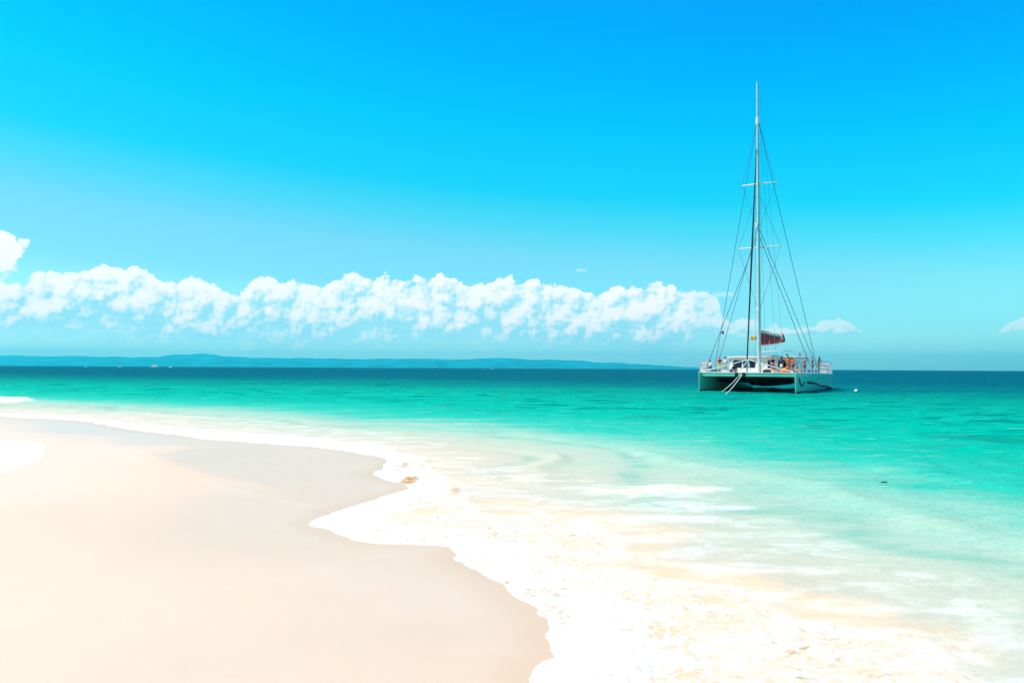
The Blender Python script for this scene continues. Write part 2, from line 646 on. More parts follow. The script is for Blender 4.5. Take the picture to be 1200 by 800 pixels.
# ------------------------------------------------------------------ water
k = np.concatenate([np.arange(900, 334, -4.0), np.arange(334, 33, -0.9)])
rad = np.concatenate([CAM_H * 742 / k[(CAM_H * 742 / k) < 58], np.geomspace(58, 16000, 240)])
ang = np.concatenate([np.linspace(-R(88), -R(42), 70)[:-1], np.linspace(-R(42), R(42), 900), np.linspace(R(42), R(130), 130)[1:]])
WX, WY, WR = polar_grid(rad, ang)
S = sdist(WX, WY)
wob = fbm(WX * 1.1, WY * 1.1, 1.0, 4) * 0.13 + fbm(WX * 3.2, WY * 3.2, 2.0, 3) * 0.085 + fbm(WX * 9, WY * 9, 6.0, 3) * 0.05
Sw = np.where(WR < 80, S + wob * np.clip(WR / 12, 0.5, 2.5), S)
near = WR < 90
foam = np.zeros_like(WX)
xn, yn = WX[near], WY[near]
wx = xn + fbm(xn * 0.9, yn * 0.9, 5.0, 4) * 0.5
wy = yn + fbm(xn * 0.9, yn * 0.9, 9.0, 4) * 0.5
sn_ = Sw[near]
fo = soft(wx, wy, poly(dense_px), 0.15, 0.9) * (0.60 + 0.33 * (1 - smooth(0.2, 1.3, sn_)))
fo = np.maximum(fo, soft(wx, wy, poly(band_px), 0.1, 0.7) * 0.95)
fo = np.maximum(fo, soft(wx, wy, poly(spit_px), 0.2, 1.5) * 0.9)
fo = np.maximum(fo, soft(wx, wy, poly(lace_px), 0.6, 2.0) * 0.36)
for P, a in rollers_px:
    fo = np.maximum(fo, soft(wx, wy, poly(P), 0.15, 0.9) * a * 0.75)
# lobe of clear sandy backwash between the foam fans
foam[near] = fo
warm = np.zeros_like(WX)
wm_ = soft(wx, wy, poly([(675, 660), (700, 648), (780, 652), (860, 668), (920, 690), (990, 703), (1010, 725), (965, 748), (875, 738), (890, 716), (850, 690), (760, 678), (690, 672)]), 0.1, 0.5)
wm_ = np.maximum(wm_, soft(wx, wy, poly([(545, 590), (620, 588), (720, 600), (790, 625), (760, 645), (690, 640), (600, 612)]), 0.1, 0.6) * 0.8)
wm_ = np.maximum(wm_, soft(wx, wy, poly([(900, 745), (1000, 740), (1100, 752), (1060, 764), (960, 756)]), 0.1, 0.5) * 0.7)
warm[near] = wm_
sed = np.zeros_like(WX)
for (px, py, rx, ry, a) in sed_px:
    c = ground(px, py)
    dx = (ground(px + rx, py) - c).length
    dy = (ground(px, py + ry) - c).length
    q = ((WX - c.x) / dx) ** 2 + ((WY - c.y) / dy) ** 2
    q = q * (1 + 0.5 * fbm(WX * 6, WY * 4, 3.0, 3))
    sed = np.maximum(sed, a * np.exp(-q))
# waves: long low swell running in to the beach, chop further out
ph = S * 1.15 + fbm(WX * 0.16, WY * 0.16, 6.0, 3) * 5.5
swell = (np.clip(np.sin(ph), -0.4, 1) ** 3)
amp_sw = 0.085 * smooth(1.5, 5, S) * (1 - smooth(22, 60, S)) * (0.35 + 0.65 * smooth(-0.2, 0.4, fbm(WX * 0.22, WY * 0.13, 8.0, 2)))
chop = fbm(WX * 0.45, WY * 0.6, 4.0, 5, 0.6)
amp_ch = 0.03 * smooth(0.5, 6, S) + 0.15 * smooth(8, 50, S)
foam_h = (0.045 + 0.05 * fbm(WX * 2.1, WY * 2.1, 7.0, 4) + 0.03 * fbm(WX * 9, WY * 9, 7.5, 3)) * np.clip(foam - 0.3, 0, 1) * smooth(0.0, 0.25, Sw)
crest = np.zeros_like(WX)
for (px, py, rx, ry, a) in sed_px[:5]:
    c = ground(px, py)
    crest += 0.05 * a * np.exp(-(((WX - c.x) / 0.35) ** 2 + ((WY - c.y - 0.18) / 0.16) ** 2))
WZ = amp_sw * swell + amp_ch * chop * (1 - smooth(250, 900, WR)) + np.maximum(foam_h, 0) + crest
WZ = np.where(Sw > 0, WZ * smooth(0, 0.5, Sw) + 0.012 * smooth(0, 0.08, Sw), Sw * 0.3)
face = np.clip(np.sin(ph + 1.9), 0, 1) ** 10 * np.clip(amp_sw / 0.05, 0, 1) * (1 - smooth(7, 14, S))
Umap = np.log1p(np.clip(S, 0, None)) / math.log(401)

mw, nt, out = new_mat('sea_water')
N, L = nt.nodes, nt.links


def attr(nm):
    a = N.new('ShaderNodeAttribute')
    a.attribute_name = nm
    return a.outputs['Fac']


def math_(op, a, b=None, c=None, clamp=False):
    n = N.new('ShaderNodeMath')
    n.operation = op
    n.use_clamp = clamp
    for i, v in enumerate((a, b, c)):
        if v is None: continue
        if isinstance(v, (int, float)):
            n.inputs[i].default_value = v
        else:
            L.new(v, n.inputs[i])
    return n.outputs[0]


def noise_(vec, scale, detail=5, rough=0.55, dist=0.0):
    n = N.new('ShaderNodeTexNoise')
    n.inputs['Scale'].default_value = scale
    n.inputs['Detail'].default_value = detail
    n.inputs['Roughness'].default_value = rough
    n.inputs['Distortion'].default_value = dist
    L.new(vec, n.inputs['Vector'])
    return n.outputs['Fac']


def maprange(v, a, b, c, d, smoothm=True):
    n = N.new('ShaderNodeMapRange')
    n.interpolation_type = 'SMOOTHSTEP' if smoothm else 'LINEAR'
    for i, q in enumerate((v, a, b, c, d)):
        if isinstance(q, (int, float)):
            n.inputs[i].default_value = q
        else:
            L.new(q, n.inputs[i])
    return n.outputs[0]


def mapping(vec, sc, rot=0.0):
    n = N.new('ShaderNodeMapping')
    n.inputs['Scale'].default_value = sc
    n.inputs['Rotation'].default_value = (0, 0, rot)
    L.new(vec, n.inputs['Vector'])
    return n.outputs[0]


def mixc(f, a, b, mode='MIX'):
    n = N.new('ShaderNodeMix')
    n.data_type = 'RGBA'
    n.blend_type = mode
    n.clamp_factor = True
    if isinstance(f, (int, float)): n.inputs[0].default_value = f
    else: L.new(f, n.inputs[0])
    for i, q in ((6, a), (7, b)):
        if isinstance(q, tuple): n.inputs[i].default_value = q
        else: L.new(q, n.inputs[i])
    return n.outputs[2]


def cramp(v, stops, interp='LINEAR'):
    n = N.new('ShaderNodeValToRGB')
    e = n.color_ramp.elements
    n.color_ramp.interpolation = interp
    while len(e) > 1: e.remove(e[-1])
    for i, (p, c) in enumerate(stops):
        q = e[0] if i == 0 else e.new(p)
        q.position = p
        q.color = c
    L.new(v, n.inputs['Fac'])
    return n.outputs['Color']


tc = N.new('ShaderNodeTexCoord').outputs['Object']
KW = 0.62


def wc(r, g, b, k=KW):
    c = lin(r, g, b)
    return (c[0] * k, c[1] * k, c[2] * k, 1)


u = attr('u')
# patches of weed and deeper water
big = noise_(mapping(tc, (0.018, 0.07, 1)), 1.0, 6, 0.6)
mid = noise_(mapping(tc, (0.22, 0.6, 1)), 1.0, 6, 0.62)
streak = noise_(mapping(tc, (0.6, 2.2, 1), R(8)), 1.0, 6, 0.65, 0.4)
uw = math_('ADD', u, math_('MULTIPLY', math_('SUBTRACT', big, 0.5), 0.16))
uw = math_('ADD', uw, math_('MULTIPLY', math_('MULTIPLY', math_('SUBTRACT', mid, 0.5), 0.19), maprange(u, 0.28, 0.5, 0.3, 1)))
wcol = cramp(uw, [(0.0, (0.72, 0.53, 0.37, 1)), (0.12, (0.70, 0.55, 0.40, 1)), (0.22, (0.60, 0.515, 0.385, 1)), (0.30, (0.50, 0.53, 0.40, 1)), (0.36, (0.30, 0.54, 0.405, 1)),
                  (0.415, (0.03, 0.49, 0.35, 1)), (0.50, (0.0, 0.45, 0.30, 1)), (0.60, (0.0, 0.40, 0.265, 1)), (0.67, (0.0, 0.28, 0.20, 1)), (0.73, (0.0, 0.17, 0.17, 1)), (0.80, (0.0, 0.095, 0.135, 1)), (1.0, (0, 0.07, 0.12, 1))])
# pale turbid streaks on the shallows, wind slicks further out
pale = math_('MULTIPLY', maprange(streak, 0.56, 0.74, 0, 0.55), maprange(u, 0.56, 0.38, 0.08, 1))
wcol = mixc(pale, wcol, (0.56, 0.60, 0.50, 1))
dark = math_('MULTIPLY', maprange(mid, 0.52, 0.38, 0, 0.7), maprange(u, 0.42, 0.55, 0, 1))
crestw = math_('MULTIPLY', maprange(noise_(mapping(tc, (0.5, 1.5, 1), R(-6)), 1.0, 7, 0.68, 0.3), 0.62, 0.70, 0, 0.5), math_('MULTIPLY', maprange(u, 0.38, 0.45, 0, 1), maprange(u, 0.72, 0.6, 0, 1)))
wcol = mixc(crestw, wcol, (0.35, 0.58, 0.50, 1))
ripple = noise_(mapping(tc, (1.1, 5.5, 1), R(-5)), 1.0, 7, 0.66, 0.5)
rip_m = math_('MULTIPLY', maprange(ripple, 0.52, 0.36, 0, 0.42), maprange(u, 0.2, 0.34, 0, 1))  # dark side of small ripples put into the water colour
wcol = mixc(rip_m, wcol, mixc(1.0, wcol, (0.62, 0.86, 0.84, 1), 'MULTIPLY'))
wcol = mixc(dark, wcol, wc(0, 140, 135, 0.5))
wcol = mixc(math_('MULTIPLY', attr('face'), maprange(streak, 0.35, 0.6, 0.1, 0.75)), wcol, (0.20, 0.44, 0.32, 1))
wcol = mixc(math_('MAXIMUM', math_('MULTIPLY', attr('warm'), 0.7), maprange(attr('foam'), 0.45, 0.65, 0, 0.8)), wcol, (0.80, 0.55, 0.335, 1))
pd_ = N.new('ShaderNodeBsdfDiffuse')
L.new(wcol, pd_.inputs['Color'])
pg_ = N.new('ShaderNodeBsdfGlossy')
pg_.inputs['Roughness'].default_value = 0.16
pg_.inputs['Color'].default_value = (0.3, 0.95, 0.95, 1)
fr_ = N.new('ShaderNodeFresnel')
fr_.inputs['IOR'].default_value = 1.33
pw = N.new('ShaderNodeMixShader')
L.new(math_('MINIMUM', fr_.outputs[0], 0.075), pw.inputs[0])
L.new(pd_.outputs[0], pw.inputs[1])
L.new(pg_.outputs[0], pw.inputs[2])
b1 = noise_(mapping(tc, (0.9, 1.7, 1), R(-12)), 1.0, 8, 0.62)
b2 = noise_(mapping(tc, (5, 8, 1), R(15)), 1.0, 5, 0.6)
hgt = math_('ADD', math_('MULTIPLY', b1, 0.30), math_('MULTIPLY', b2, 0.035))
bp = N.new('ShaderNodeBump')
L.new(maprange(u, 0.25, 0.5, 0.3, 0.95), bp.inputs['Strength'])
bp.inputs['Distance'].default_value = 1.0
L.new(hgt, bp.inputs['Height'])
L.new(bp.outputs['Normal'], pg_.inputs['Normal'])
L.new(bp.outputs['Normal'], fr_.inputs['Normal'])
L.new(bp.outputs['Normal'], pd_.inputs['Normal'])
tr = N.new('ShaderNodeBsdfTransparent')
alpha = maprange(attr('s'), 0.0, 1.2, 0.8, 1.0)
ms = N.new('ShaderNodeMixShader')
L.new(alpha, ms.inputs[0])
L.new(tr.outputs[0], ms.inputs[1])
L.new(pw.outputs[0], ms.inputs[2])
# foam
f0 = attr('foam')
fn1 = noise_(mapping(tc, (1.3, 2.0, 1), R(20)), 1.0, 8, 0.62, 0.6)
fn2 = noise_(mapping(tc, (7, 9, 1)), 1.0, 5, 0.6, 0.8)
vor = N.new('ShaderNodeTexVoronoi')
vor.feature = 'DISTANCE_TO_EDGE'
vor.inputs['Scale'].default_value = 7.0
wv = N.new('ShaderNodeVectorMath'); wv.operation = 'ADD'
nv = N.new('ShaderNodeTexNoise'); nv.inputs['Scale'].default_value = 4.0; nv.inputs['Detail'].default_value = 4
L.new(tc, nv.inputs['Vector'])
sv = N.new('ShaderNodeVectorMath'); sv.operation = 'SCALE'; sv.inputs['Scale'].default_value = 0.5
L.new(nv.outputs['Color'], sv.inputs[0])
L.new(tc, wv.inputs[0]); L.new(sv.outputs[0], wv.inputs[1])
L.new(wv.outputs[0], vor.inputs['Vector'])
lace = maprange(vor.outputs['Distance'], 0.0, 0.22, 0.22, -0.12)
fs = math_('ADD', f0, math_('MULTIPLY', math_('SUBTRACT', fn1, 0.5), 1.25))
fs = math_('ADD', fs, math_('MULTIPLY', math_('SUBTRACT', fn2, 0.5), 0.5))
fs = math_('ADD', fs, math_('MULTIPLY', lace, 0.8))
veil = math_('MULTIPLY', maprange(math_('ADD', math_('MULTIPLY', math_('ADD', streak, fn1), 0.5), math_('MULTIPLY', math_('SUBTRACT', f0, 0.36), 0.5)), 0.44, 0.68, 0, 0.85), math_('MULTIPLY', maprange(f0, 0.02, 0.3, 0, 1), maprange(f0, 0.5, 0.66, 1, 0)))
fmask = math_('MULTIPLY', maprange(fs, 0.46, 0.84, 0, 1), maprange(f0, 0.38, 0.6, 0, 1))
fmask = math_('MAXIMUM', fmask, veil)
edge_line = maprange(attr('s'), 0.16, 0.02, 0, 0.9)
fmask = math_('MAXIMUM', fmask, math_('MULTIPLY', edge_line, maprange(f0, 0.2, 0.5, 0, 1)))
sedn = math_('MULTIPLY', attr('sed'), maprange(fn2, 0.36, 0.55, 0.3, 1.0))
fleck = math_('MULTIPLY', maprange(noise_(mapping(tc, (8, 6.5, 1), R(25)), 1.0, 4, 0.55, 0.5), 0.57, 0.66, 0, 1), maprange(noise_(tc, 0.6, 2, 0.5), 0.42, 0.62, 0, 0.75))
fleck = math_('MULTIPLY', fleck, maprange(f0, 0.45, 0.62, 0, 1))
sedall = math_('MAXIMUM', sedn, fleck, clamp=True)
pf = N.new('ShaderNodeBsdfPrincipled')
fcol = mixc(maprange(fn2, 0.3, 0.7, 0, 1), (0.72, 0.66, 0.56, 1), (0.86, 0.84, 0.79, 1))  # shade in the hollows between bubbles put into the foam colour
fcol = mixc(sedall, fcol, (0.46, 0.21, 0.055, 1))
L.new(fcol, pf.inputs['Base Color'])
pf.inputs['Roughness'].default_value = 0.85
pf.inputs['Specular IOR Level'].default_value = 0.15
fb = N.new('ShaderNodeBump')
fb.inputs['Strength'].default_value = 0.35
fb.inputs['Distance'].default_value = 0.06
L.new(math_('ADD', fn2, noise_(tc, 26, 4, 0.65)), fb.inputs['Height'])
L.new(fb.outputs['Normal'], pf.inputs['Normal'])
mf = N.new('ShaderNodeMixShader')
L.new(fmask, mf.inputs[0])
L.new(ms.outputs[0], mf.inputs[1])
L.new(pf.outputs[0], mf.inputs[2])
L.new(mf.outputs[0], out.inputs['Surface'])
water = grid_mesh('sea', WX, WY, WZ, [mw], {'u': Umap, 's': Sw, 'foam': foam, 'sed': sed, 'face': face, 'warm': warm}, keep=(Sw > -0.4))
tag(water, kind='structure')

# ------------------------------------------------------------------ sand
k2 = np.concatenate([np.arange(620, 334, -4.0), np.arange(334, 33, -1.3)])
r2 = CAM_H * 742 / k2
rad2 = np.concatenate([np.linspace(0.02, r2[0], 24)[:-1], r2[r2 < 50], np.geomspace(50, 2500, 60)])
ang2 = np.concatenate([np.linspace(-R(42), R(42), 480), np.linspace(R(42), R(318), 220)[1:-1]])
GX, GY, GR = polar_grid(rad2, ang2)
GS = sdist(GX, GY)
GZ = np.where(GS > 0, -np.minimum(0.045 * GS, 3.5), 0.035 * np.minimum(-GS, 12) + 0.006 * np.clip(-GS - 12, 0, 400))
land = smooth(0.2, 2.5, -GS)
GZ += land * (fbm(GX * 0.35, GY * 0.35, 2.0, 3) * 0.03 + fbm(GX * 3.1, GY * 3.1, 5.0, 3) * 0.0035)
wetP = poly([(150, 541), (180, 556), (240, 572), (292, 584), (345, 593), (397, 600), (470, 577), (490, 567), (440, 545), (462, 538), (370, 522), (300, 516), (240, 522), (190, 530)])
swP = poly([(-60, 523), (0, 523.5), (40, 525), (43, 533), (42, 544), (25, 555), (0, 566), (-60, 580)])
gx = GX + fbm(GX * 0.6, GY * 0.6, 1.0, 3) * 0.15
gy = GY + fbm(GX * 0.6, GY * 0.6, 3.0, 3) * 0.15
wetpatch = soft(gx, gy, wetP, 0.9, 0.06)
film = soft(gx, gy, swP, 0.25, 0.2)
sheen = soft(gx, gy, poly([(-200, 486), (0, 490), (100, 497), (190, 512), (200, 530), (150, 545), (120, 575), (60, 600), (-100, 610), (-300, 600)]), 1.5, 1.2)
line = catmull([ground(*p) for p in [(150, 541), (180, 556), (240, 572), (292, 584), (345, 593), (397, 600)]], 3)
dl = seg_dist(gx, gy, np.array([(p.x, p.y) for p in line]))
fline = (1 - smooth(0.03, 0.12, dl)) * smooth(-0.3, 0.2, fbm(GX * 2, GY * 2, 4.0, 3) + 0.12)
wet = np.maximum(wetpatch * 0.9, 1 - smooth(0.1, 5.5, -GS + fbm(GX * 0.4, GY * 0.4, 8, 3) * 1.2))
ms_, nt, out = new_mat('wet_sand')
N, L = nt.nodes, nt.links
tc = N.new('ShaderNodeTexCoord').outputs['Object']
n1 = noise_(mapping(tc, (0.35, 0.5, 1)), 1.0, 5, 0.55)
n2 = noise_(tc, 140, 4, 0.7)
n3 = noise_(mapping(tc, (2.5, 6, 1), R(-20)), 1.0, 4, 0.55)
wetf = attr('wet')
DRY = (0.735, 0.545, 0.395, 1)
WET = (0.72, 0.505, 0.34, 1)
sc = mixc(wetf, DRY, WET)
sc = mixc(maprange(n1, 0.35, 0.65, 0, 0.35), sc, (0.75, 0.565, 0.425, 1))
sc = mixc(math_('MULTIPLY', attr('patch'), 0.5), sc, (0.69, 0.505, 0.365, 1))
sc = mixc(maprange(n2, 0.56, 0.74, 0, 0.36), sc, (0.40, 0.29, 0.20, 1))
sc = mixc(math_('MULTIPLY', attr('line'), 0.08), sc, (0.86, 0.86, 0.85, 1))
sc = mixc(math_('MULTIPLY', attr('sheen'), 0.5), sc, (0.68, 0.56, 0.455, 1))  # greyer tone: sky reflection of the water film, partly put into the colour
sc = mixc(math_('MULTIPLY', attr('lip'), 0.5), sc, (0.66, 0.41, 0.24, 1))
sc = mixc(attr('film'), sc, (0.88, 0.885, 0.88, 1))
p = N.new('ShaderNodeBsdfPrincipled')
L.new(sc, p.inputs['Base Color'])
L.new(math_('ADD', math_('SUBTRACT', maprange(wetf, 0, 1, 0.75, 0.34), math_('MULTIPLY', attr('sheen'), 0.04)), math_('MULTIPLY', math_('SUBTRACT', n3, 0.5), 0.2)), p.inputs['Roughness'])
L.new(math_('ADD', maprange(wetf, 0, 1, 0.15, 0.28), math_('MULTIPLY', attr('sheen'), 0.12)), p.inputs['Specular IOR Level'])
bb = N.new('ShaderNodeBump')
bb.inputs['Strength'].default_value = 0.25
bb.inputs['Distance'].default_value = 0.01
L.new(math_('ADD', math_('MULTIPLY', n2, 0.25), math_('MULTIPLY', n3, 0.9)), bb.inputs['Height'])
L.new(bb.outputs['Normal'], p.inputs['Normal'])
L.new(p.outputs[0], out.inputs['Surface'])
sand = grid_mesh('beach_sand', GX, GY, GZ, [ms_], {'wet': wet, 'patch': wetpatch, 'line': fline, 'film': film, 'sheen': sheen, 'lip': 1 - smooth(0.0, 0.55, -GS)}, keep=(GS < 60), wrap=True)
tag(sand, kind='structure')

# ------------------------------------------------------------------ hills
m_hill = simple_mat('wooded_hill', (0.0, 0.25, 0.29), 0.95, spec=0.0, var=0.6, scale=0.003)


def hills(name, prof, ydist, depth, seed, rough):
    xs = np.arange(prof[0][0], prof[-1][0], 3.0)
    hy = np.interp(xs, [p[0] for p in prof], [p[1] for p in prof])
    X, Y, Z = [], [], []
    rows = np.linspace(-1, 1, 25)
    P = [at_depth(a, b, ydist) for a, b in zip(xs, hy)]
    px = np.array([q.x for q in P])
    pz = np.maximum(np.array([q.z for q in P]), 0)
    pz = pz * (1 + 0.10 * fbm(px / 420.0, px * 0 + seed, seed, 4)) + np.clip(pz, 0, 8) * fbm(px / 110.0, px * 0, seed, 3)
    for r in rows:
        yy = ydist + r * depth + np.zeros_like(px)
        prof_r = max(0.0, 1 - abs(r) ** 1.3)
        n = fbm(px / 900.0, yy / 700.0, seed, 5)
        z = pz * prof_r * (1 + rough * n * (0.25 + abs(r))) - 4 * (abs(r) > 0.98)
        X.append(px); Y.append(yy); Z.append(z)
    o = grid_mesh(name, np.array(X), np.array(Y), np.array(Z), [m_hill], {})
    return tag(o, kind='structure')


hills('distant_hills', [(-260, 418), (-120, 415), (0, 416), (20, 416.3), (60, 417.2), (100, 417), (150, 418.6), (190, 418.6), (200, 416.5), (240, 414.6), (262, 417.6),
                        (300, 419), (350, 419.8), (450, 420), (540, 420.5), (578, 420), (650, 421.5), (700, 424), (760, 427), (800, 429.5), (860, 432.6)], 14400, 900, 3.0, 0.5)
hills('coastal_hills', [(-260, 424), (-100, 422), (0, 423), (90, 423.5), (110, 422), (180, 422), (240, 424), (330, 423), (470, 423.5), (560, 424.5), (640, 425),
                        (700, 427.5), (760, 430), (820, 432.6)], 12600, 700, 9.0, 0.7)

# ------------------------------------------------------------------ haze
DENS = 7.5e-5
mh, nt, out = new_mat('sea_haze')
pv = nt.nodes.new('ShaderNodeVolumePrincipled')
pv.inputs['Color'].default_value = (0.06, 0.86, 1.0, 1)
pv.inputs['Density'].default_value = DENS
pv.inputs['Anisotropy'].default_value = 0.2
nt.links.new(pv.outputs[0], out.inputs['Volume'])
hz = MB().box(-17000, 17000, -3100, 16400, -5.0, 330).build('haze', mh, smooth=False)
tag(hz, kind='stuff')

# ------------------------------------------------------------------ catamaran
M_WHITE = simple_mat('white_gelcoat', (0.86, 0.80, 0.70), 0.3, var=0.1, scale=0.8, coat=0.3)
M_HULL = simple_mat('pale_green_gelcoat', (0.22, 0.70, 0.50), 0.28, var=0.12, scale=0.5, coat=0.4)
M_BOOT = simple_mat('black_antifouling', (0.012, 0.013, 0.016), 0.6)
M_TUNNEL_SHADE = simple_mat('tunnel_shade_tone', (0.02, 0.028, 0.03), 0.55)  # near-black underside: the shade in the tunnel put into the colour
M_ALU = simple_mat('painted_mast', (0.52, 0.60, 0.53), 0.4, var=0.1, scale=1.5)
M_STEEL = simple_mat('stainless', (0.66, 0.68, 0.68), 0.35, metal=0.3, var=0.1)
M_WIRE = simple_mat('rigging_wire', (0.10, 0.14, 0.17), 0.5, metal=0.2)
M_BLACK = simple_mat('black_cloth', (0.014, 0.014, 0.018), 0.8)
M_GLASS = simple_mat('tinted_glass', (0.010, 0.014, 0.018), 0.08, spec=0.6)
M_BURG = simple_mat('burgundy_canvas', (0.50, 0.028, 0.04), 0.8, var=0.3, scale=2.5, bump=0.3)
M_CREAM = simple_mat('cream_sailcloth', (0.92, 0.78, 0.52), 0.75, var=0.2, scale=2.0, bump=0.3)
M_ORANGE = simple_mat('orange_fabric', (0.80, 0.20, 0.02), 0.7, var=0.2)
M_YEL = simple_mat('amber_cloth', (0.85, 0.42, 0.03), 0.7, var=0.2)
M_ROPE = simple_mat('white_rope', (0.75, 0.74, 0.70), 0.8, var=0.15, scale=20)
M_NET = simple_mat('trampoline_mesh', (0.10, 0.11, 0.11), 0.9)
M_MARK = simple_mat('black_vinyl', (0.012, 0.014, 0.02), 0.35, var=0.05)
M_GREY = simple_mat('grey_plastic', (0.35, 0.37, 0.38), 0.6)

BOAT = (23.1, 73.4, 0.0)
BRZ = R(-30)
boat = empty('catamaran', BOAT, BRZ)
tag(boat, 'large pale green catamaran with a tall mast and furled burgundy mainsail moored offshore', 'catamaran')
BM = Matrix.Translation(BOAT) @ Matrix.Rotation(BRZ, 4, 'Z')
BMI = BM.inverted()


def b_plane(px, py, axis, val):
    """point where the sight line meets the plane local axis = val, in boat coordinates"""
    o = BMI @ Vector((0, 0, CAM_H))
    d = BMI.to_3x3() @ ray(px, py)
    t = (val - o[axis]) / d[axis]
    return o + d * t


HX = 4.65
LEN = 22.0


def half_w(y, z):
    t = max(0.0, min(1.0, y / LEN))
    full = 0.05 + 0.98 * (1 - (1 - min(1, t / 0.36)) ** 2.0)
    if t > 0.8:
        full *= 1 - 0.12 * ((t - 0.8) / 0.2) ** 2
    zz = max(-0.6, min(1.9, z))
    k = 0.30 + 0.70 * ((zz + 0.6) / 2.5) ** 0.42
    return full * k


def deck_z(y):
    return 1.92 - 0.10 * (y / LEN) + 0.05 * (1 - y / LEN) ** 2


def make_hull(side):
    zs_n = [-0.6, -0.25, 0.13, 0.5, 0.95, 1.4]
    mb = MB()
    secs = []
    ys = [0, 0.3, 0.8, 1.5, 2.5, 4, 6, 8, 10, 12, 14, 16, 18, 19.5, 20.4, 21.2, 22]
    for y in ys:
        dz = deck_z(y)
        if y > 20: dz -= (y - 20) * 0.42
        zz = [z for z in zs_n] + [dz - 0.10, dz]
        if dz < 1.55: zz[5] = dz - 0.2
        yo = 0.25 * 0 + y
        left = [Vector((-half_w(y, z) if z < dz else -half_w(y, z) + 0.02, yo + (0.12 * (0.6 - z) / 2.4 if y == 0 else 0), z)) for z in zz]
        right = [Vector((-p.x, p.y, p.z)) for p in reversed(left)]
        secs.append(left + [Vector((0, yo, dz + 0.03))] + right)
    n = len(secs[0])
    mats = []
    for j in range(n):
        if j < 2 or j in (n - 3, n - 2, n - 1): mats.append(1)
        elif j in (6, 7, 8, 9): mats.append(2)
        else: mats.append(0)
    mb.loft(secs, closed=True, cap=True, mats=mats)
    o = mb.build('hull', [M_HULL, M_BOOT, M_WHITE], boat, angle=50)
    o.location.x = side * HX
    # rubbing strake
    for s in (-1, 1):
        pts = [(s * (half_w(y, 1.8) + 0.015), y, deck_z(y) - 0.06) for y in ys if y <= 20]
        MB().tube(pts, 0.045, 6).build('rubbing_strake', M_WHITE, o)
    # transom steps
    st = MB()
    for i in range(3):
        st.box(-0.62, 0.62, 20.5 + i * 0.45, 20.95 + i * 0.45, 0.3, 1.50 - i * 0.3, 0.03)
    st.build('stern_step', M_WHITE, o)
    return o


hs = make_hull(-1)
hp = make_hull(1)


def hull_strip(pts, widths, name, mat, parent):
    """a strip of vinyl laid on the outboard side of the port hull; pts are (y, z)"""
    mb = MB()
    v, f = [], []
    sub = []
    for i in range(len(pts) - 1):
        for q in range(5):
            t = q / 5
            sub.append((pts[i][0] * (1 - t) + pts[i + 1][0] * t, pts[i][1] * (1 - t) + pts[i + 1][1] * t, widths[i] * (1 - t) + widths[i + 1] * t))
    sub.append((*pts[-1], widths[-1]))
    for i, (y, z, w) in enumerate(sub):
        a, b = sub[max(i - 1, 0)], sub[min(i + 1, len(sub) - 1)]
        ty_, tz_ = b[0] - a[0], b[1] - a[1]
        L_ = math.hypot(ty_, tz_) or 1
        ny, nz = -tz_ / L_, ty_ / L_
        for s in (-1, 0, 1):
            yy, zz = y + ny * w * s * 0.5, z + nz * w * s * 0.5
            yy = max(0.05, min(21.5, yy))
            v.append((half_w(yy, zz) + 0.012, yy, zz))
    for i in range(len(sub) - 1):
        for j in (0, 1):
            f.append((3 * i + j, 3 * i + j + 1, 3 * i + j + 4, 3 * i + j + 3))
    mb.add(v, f)
    o = mb.build(name, mat, parent)
    md = o.modifiers.new('thickness', 'SOLIDIFY')
    md.thickness = 0.006
    md.offset = 0
    return o


def on_side(X, Y):     # pixel in the enlarged look at the stern -> (y, z) on the hull side
    w_ = 0.6
    for _ in range(25):
        p_ = b_plane(890 + X / 8.889, 380 + Y / 8.889, 0, HX + w_)
        w_ = 0.5 * w_ + 0.5 * half_w(max(0.0, p_.y), p_.z)
    return (p_.y, p_.z)


hull_strip([on_side(408, 552), on_side(420, 590), on_side(436, 648)], [0.12, 0.50, 0.12], 'emblem_stroke', M_MARK, hp)
hull_strip([on_side(470, 596), on_side(455, 622), on_side(440, 648)], [0.10, 0.30, 0.10], 'emblem_stroke', M_MARK, hp)
hull_strip([on_side(488, 604), on_side(525, 601), on_side(575, 606), on_side(615, 620), on_side(643, 640), on_side(664, 634), on_side(682, 632), on_side(712, 648), on_side(748, 658)],
           [0.14, 0.36, 0.30, 0.22, 0.20, 0.30, 0.20, 0.36, 0.18], 'emblem_stroke', M_MARK, hp)
for X in (480, 527, 614, 655, 690, 722):
    y, z = on_side(X, 552)
    x0 = half_w(y, z)
    ring = MB()
    ring.tube([(x0 - 0.03, y, z), (x0 + 0.018, y, z)], 0.13, 14)
    pr = ring.build('porthole', M_GREY, hp)
    MB().tube([(x0 - 0.02, y, z), (x0 + 0.024, y, z)], 0.10, 14).build('pane', M_GLASS, pr)
for i in range(6):
    y = 6.0 + i * 2.4
    ring = MB().tube([(-half_w(y, 1.42) - 0.018, y, 1.42), (-half_w(y, 1.42) + 0.03, y, 1.42)], 0.19, 14).build('porthole', M_GREY, hs)
    MB().tube([(-half_w(y, 1.42) - 0.024, y, 1.42), (-half_w(y, 1.42) + 0.02, y, 1.42)], 0.15, 14).build('pane', M_GLASS, ring)

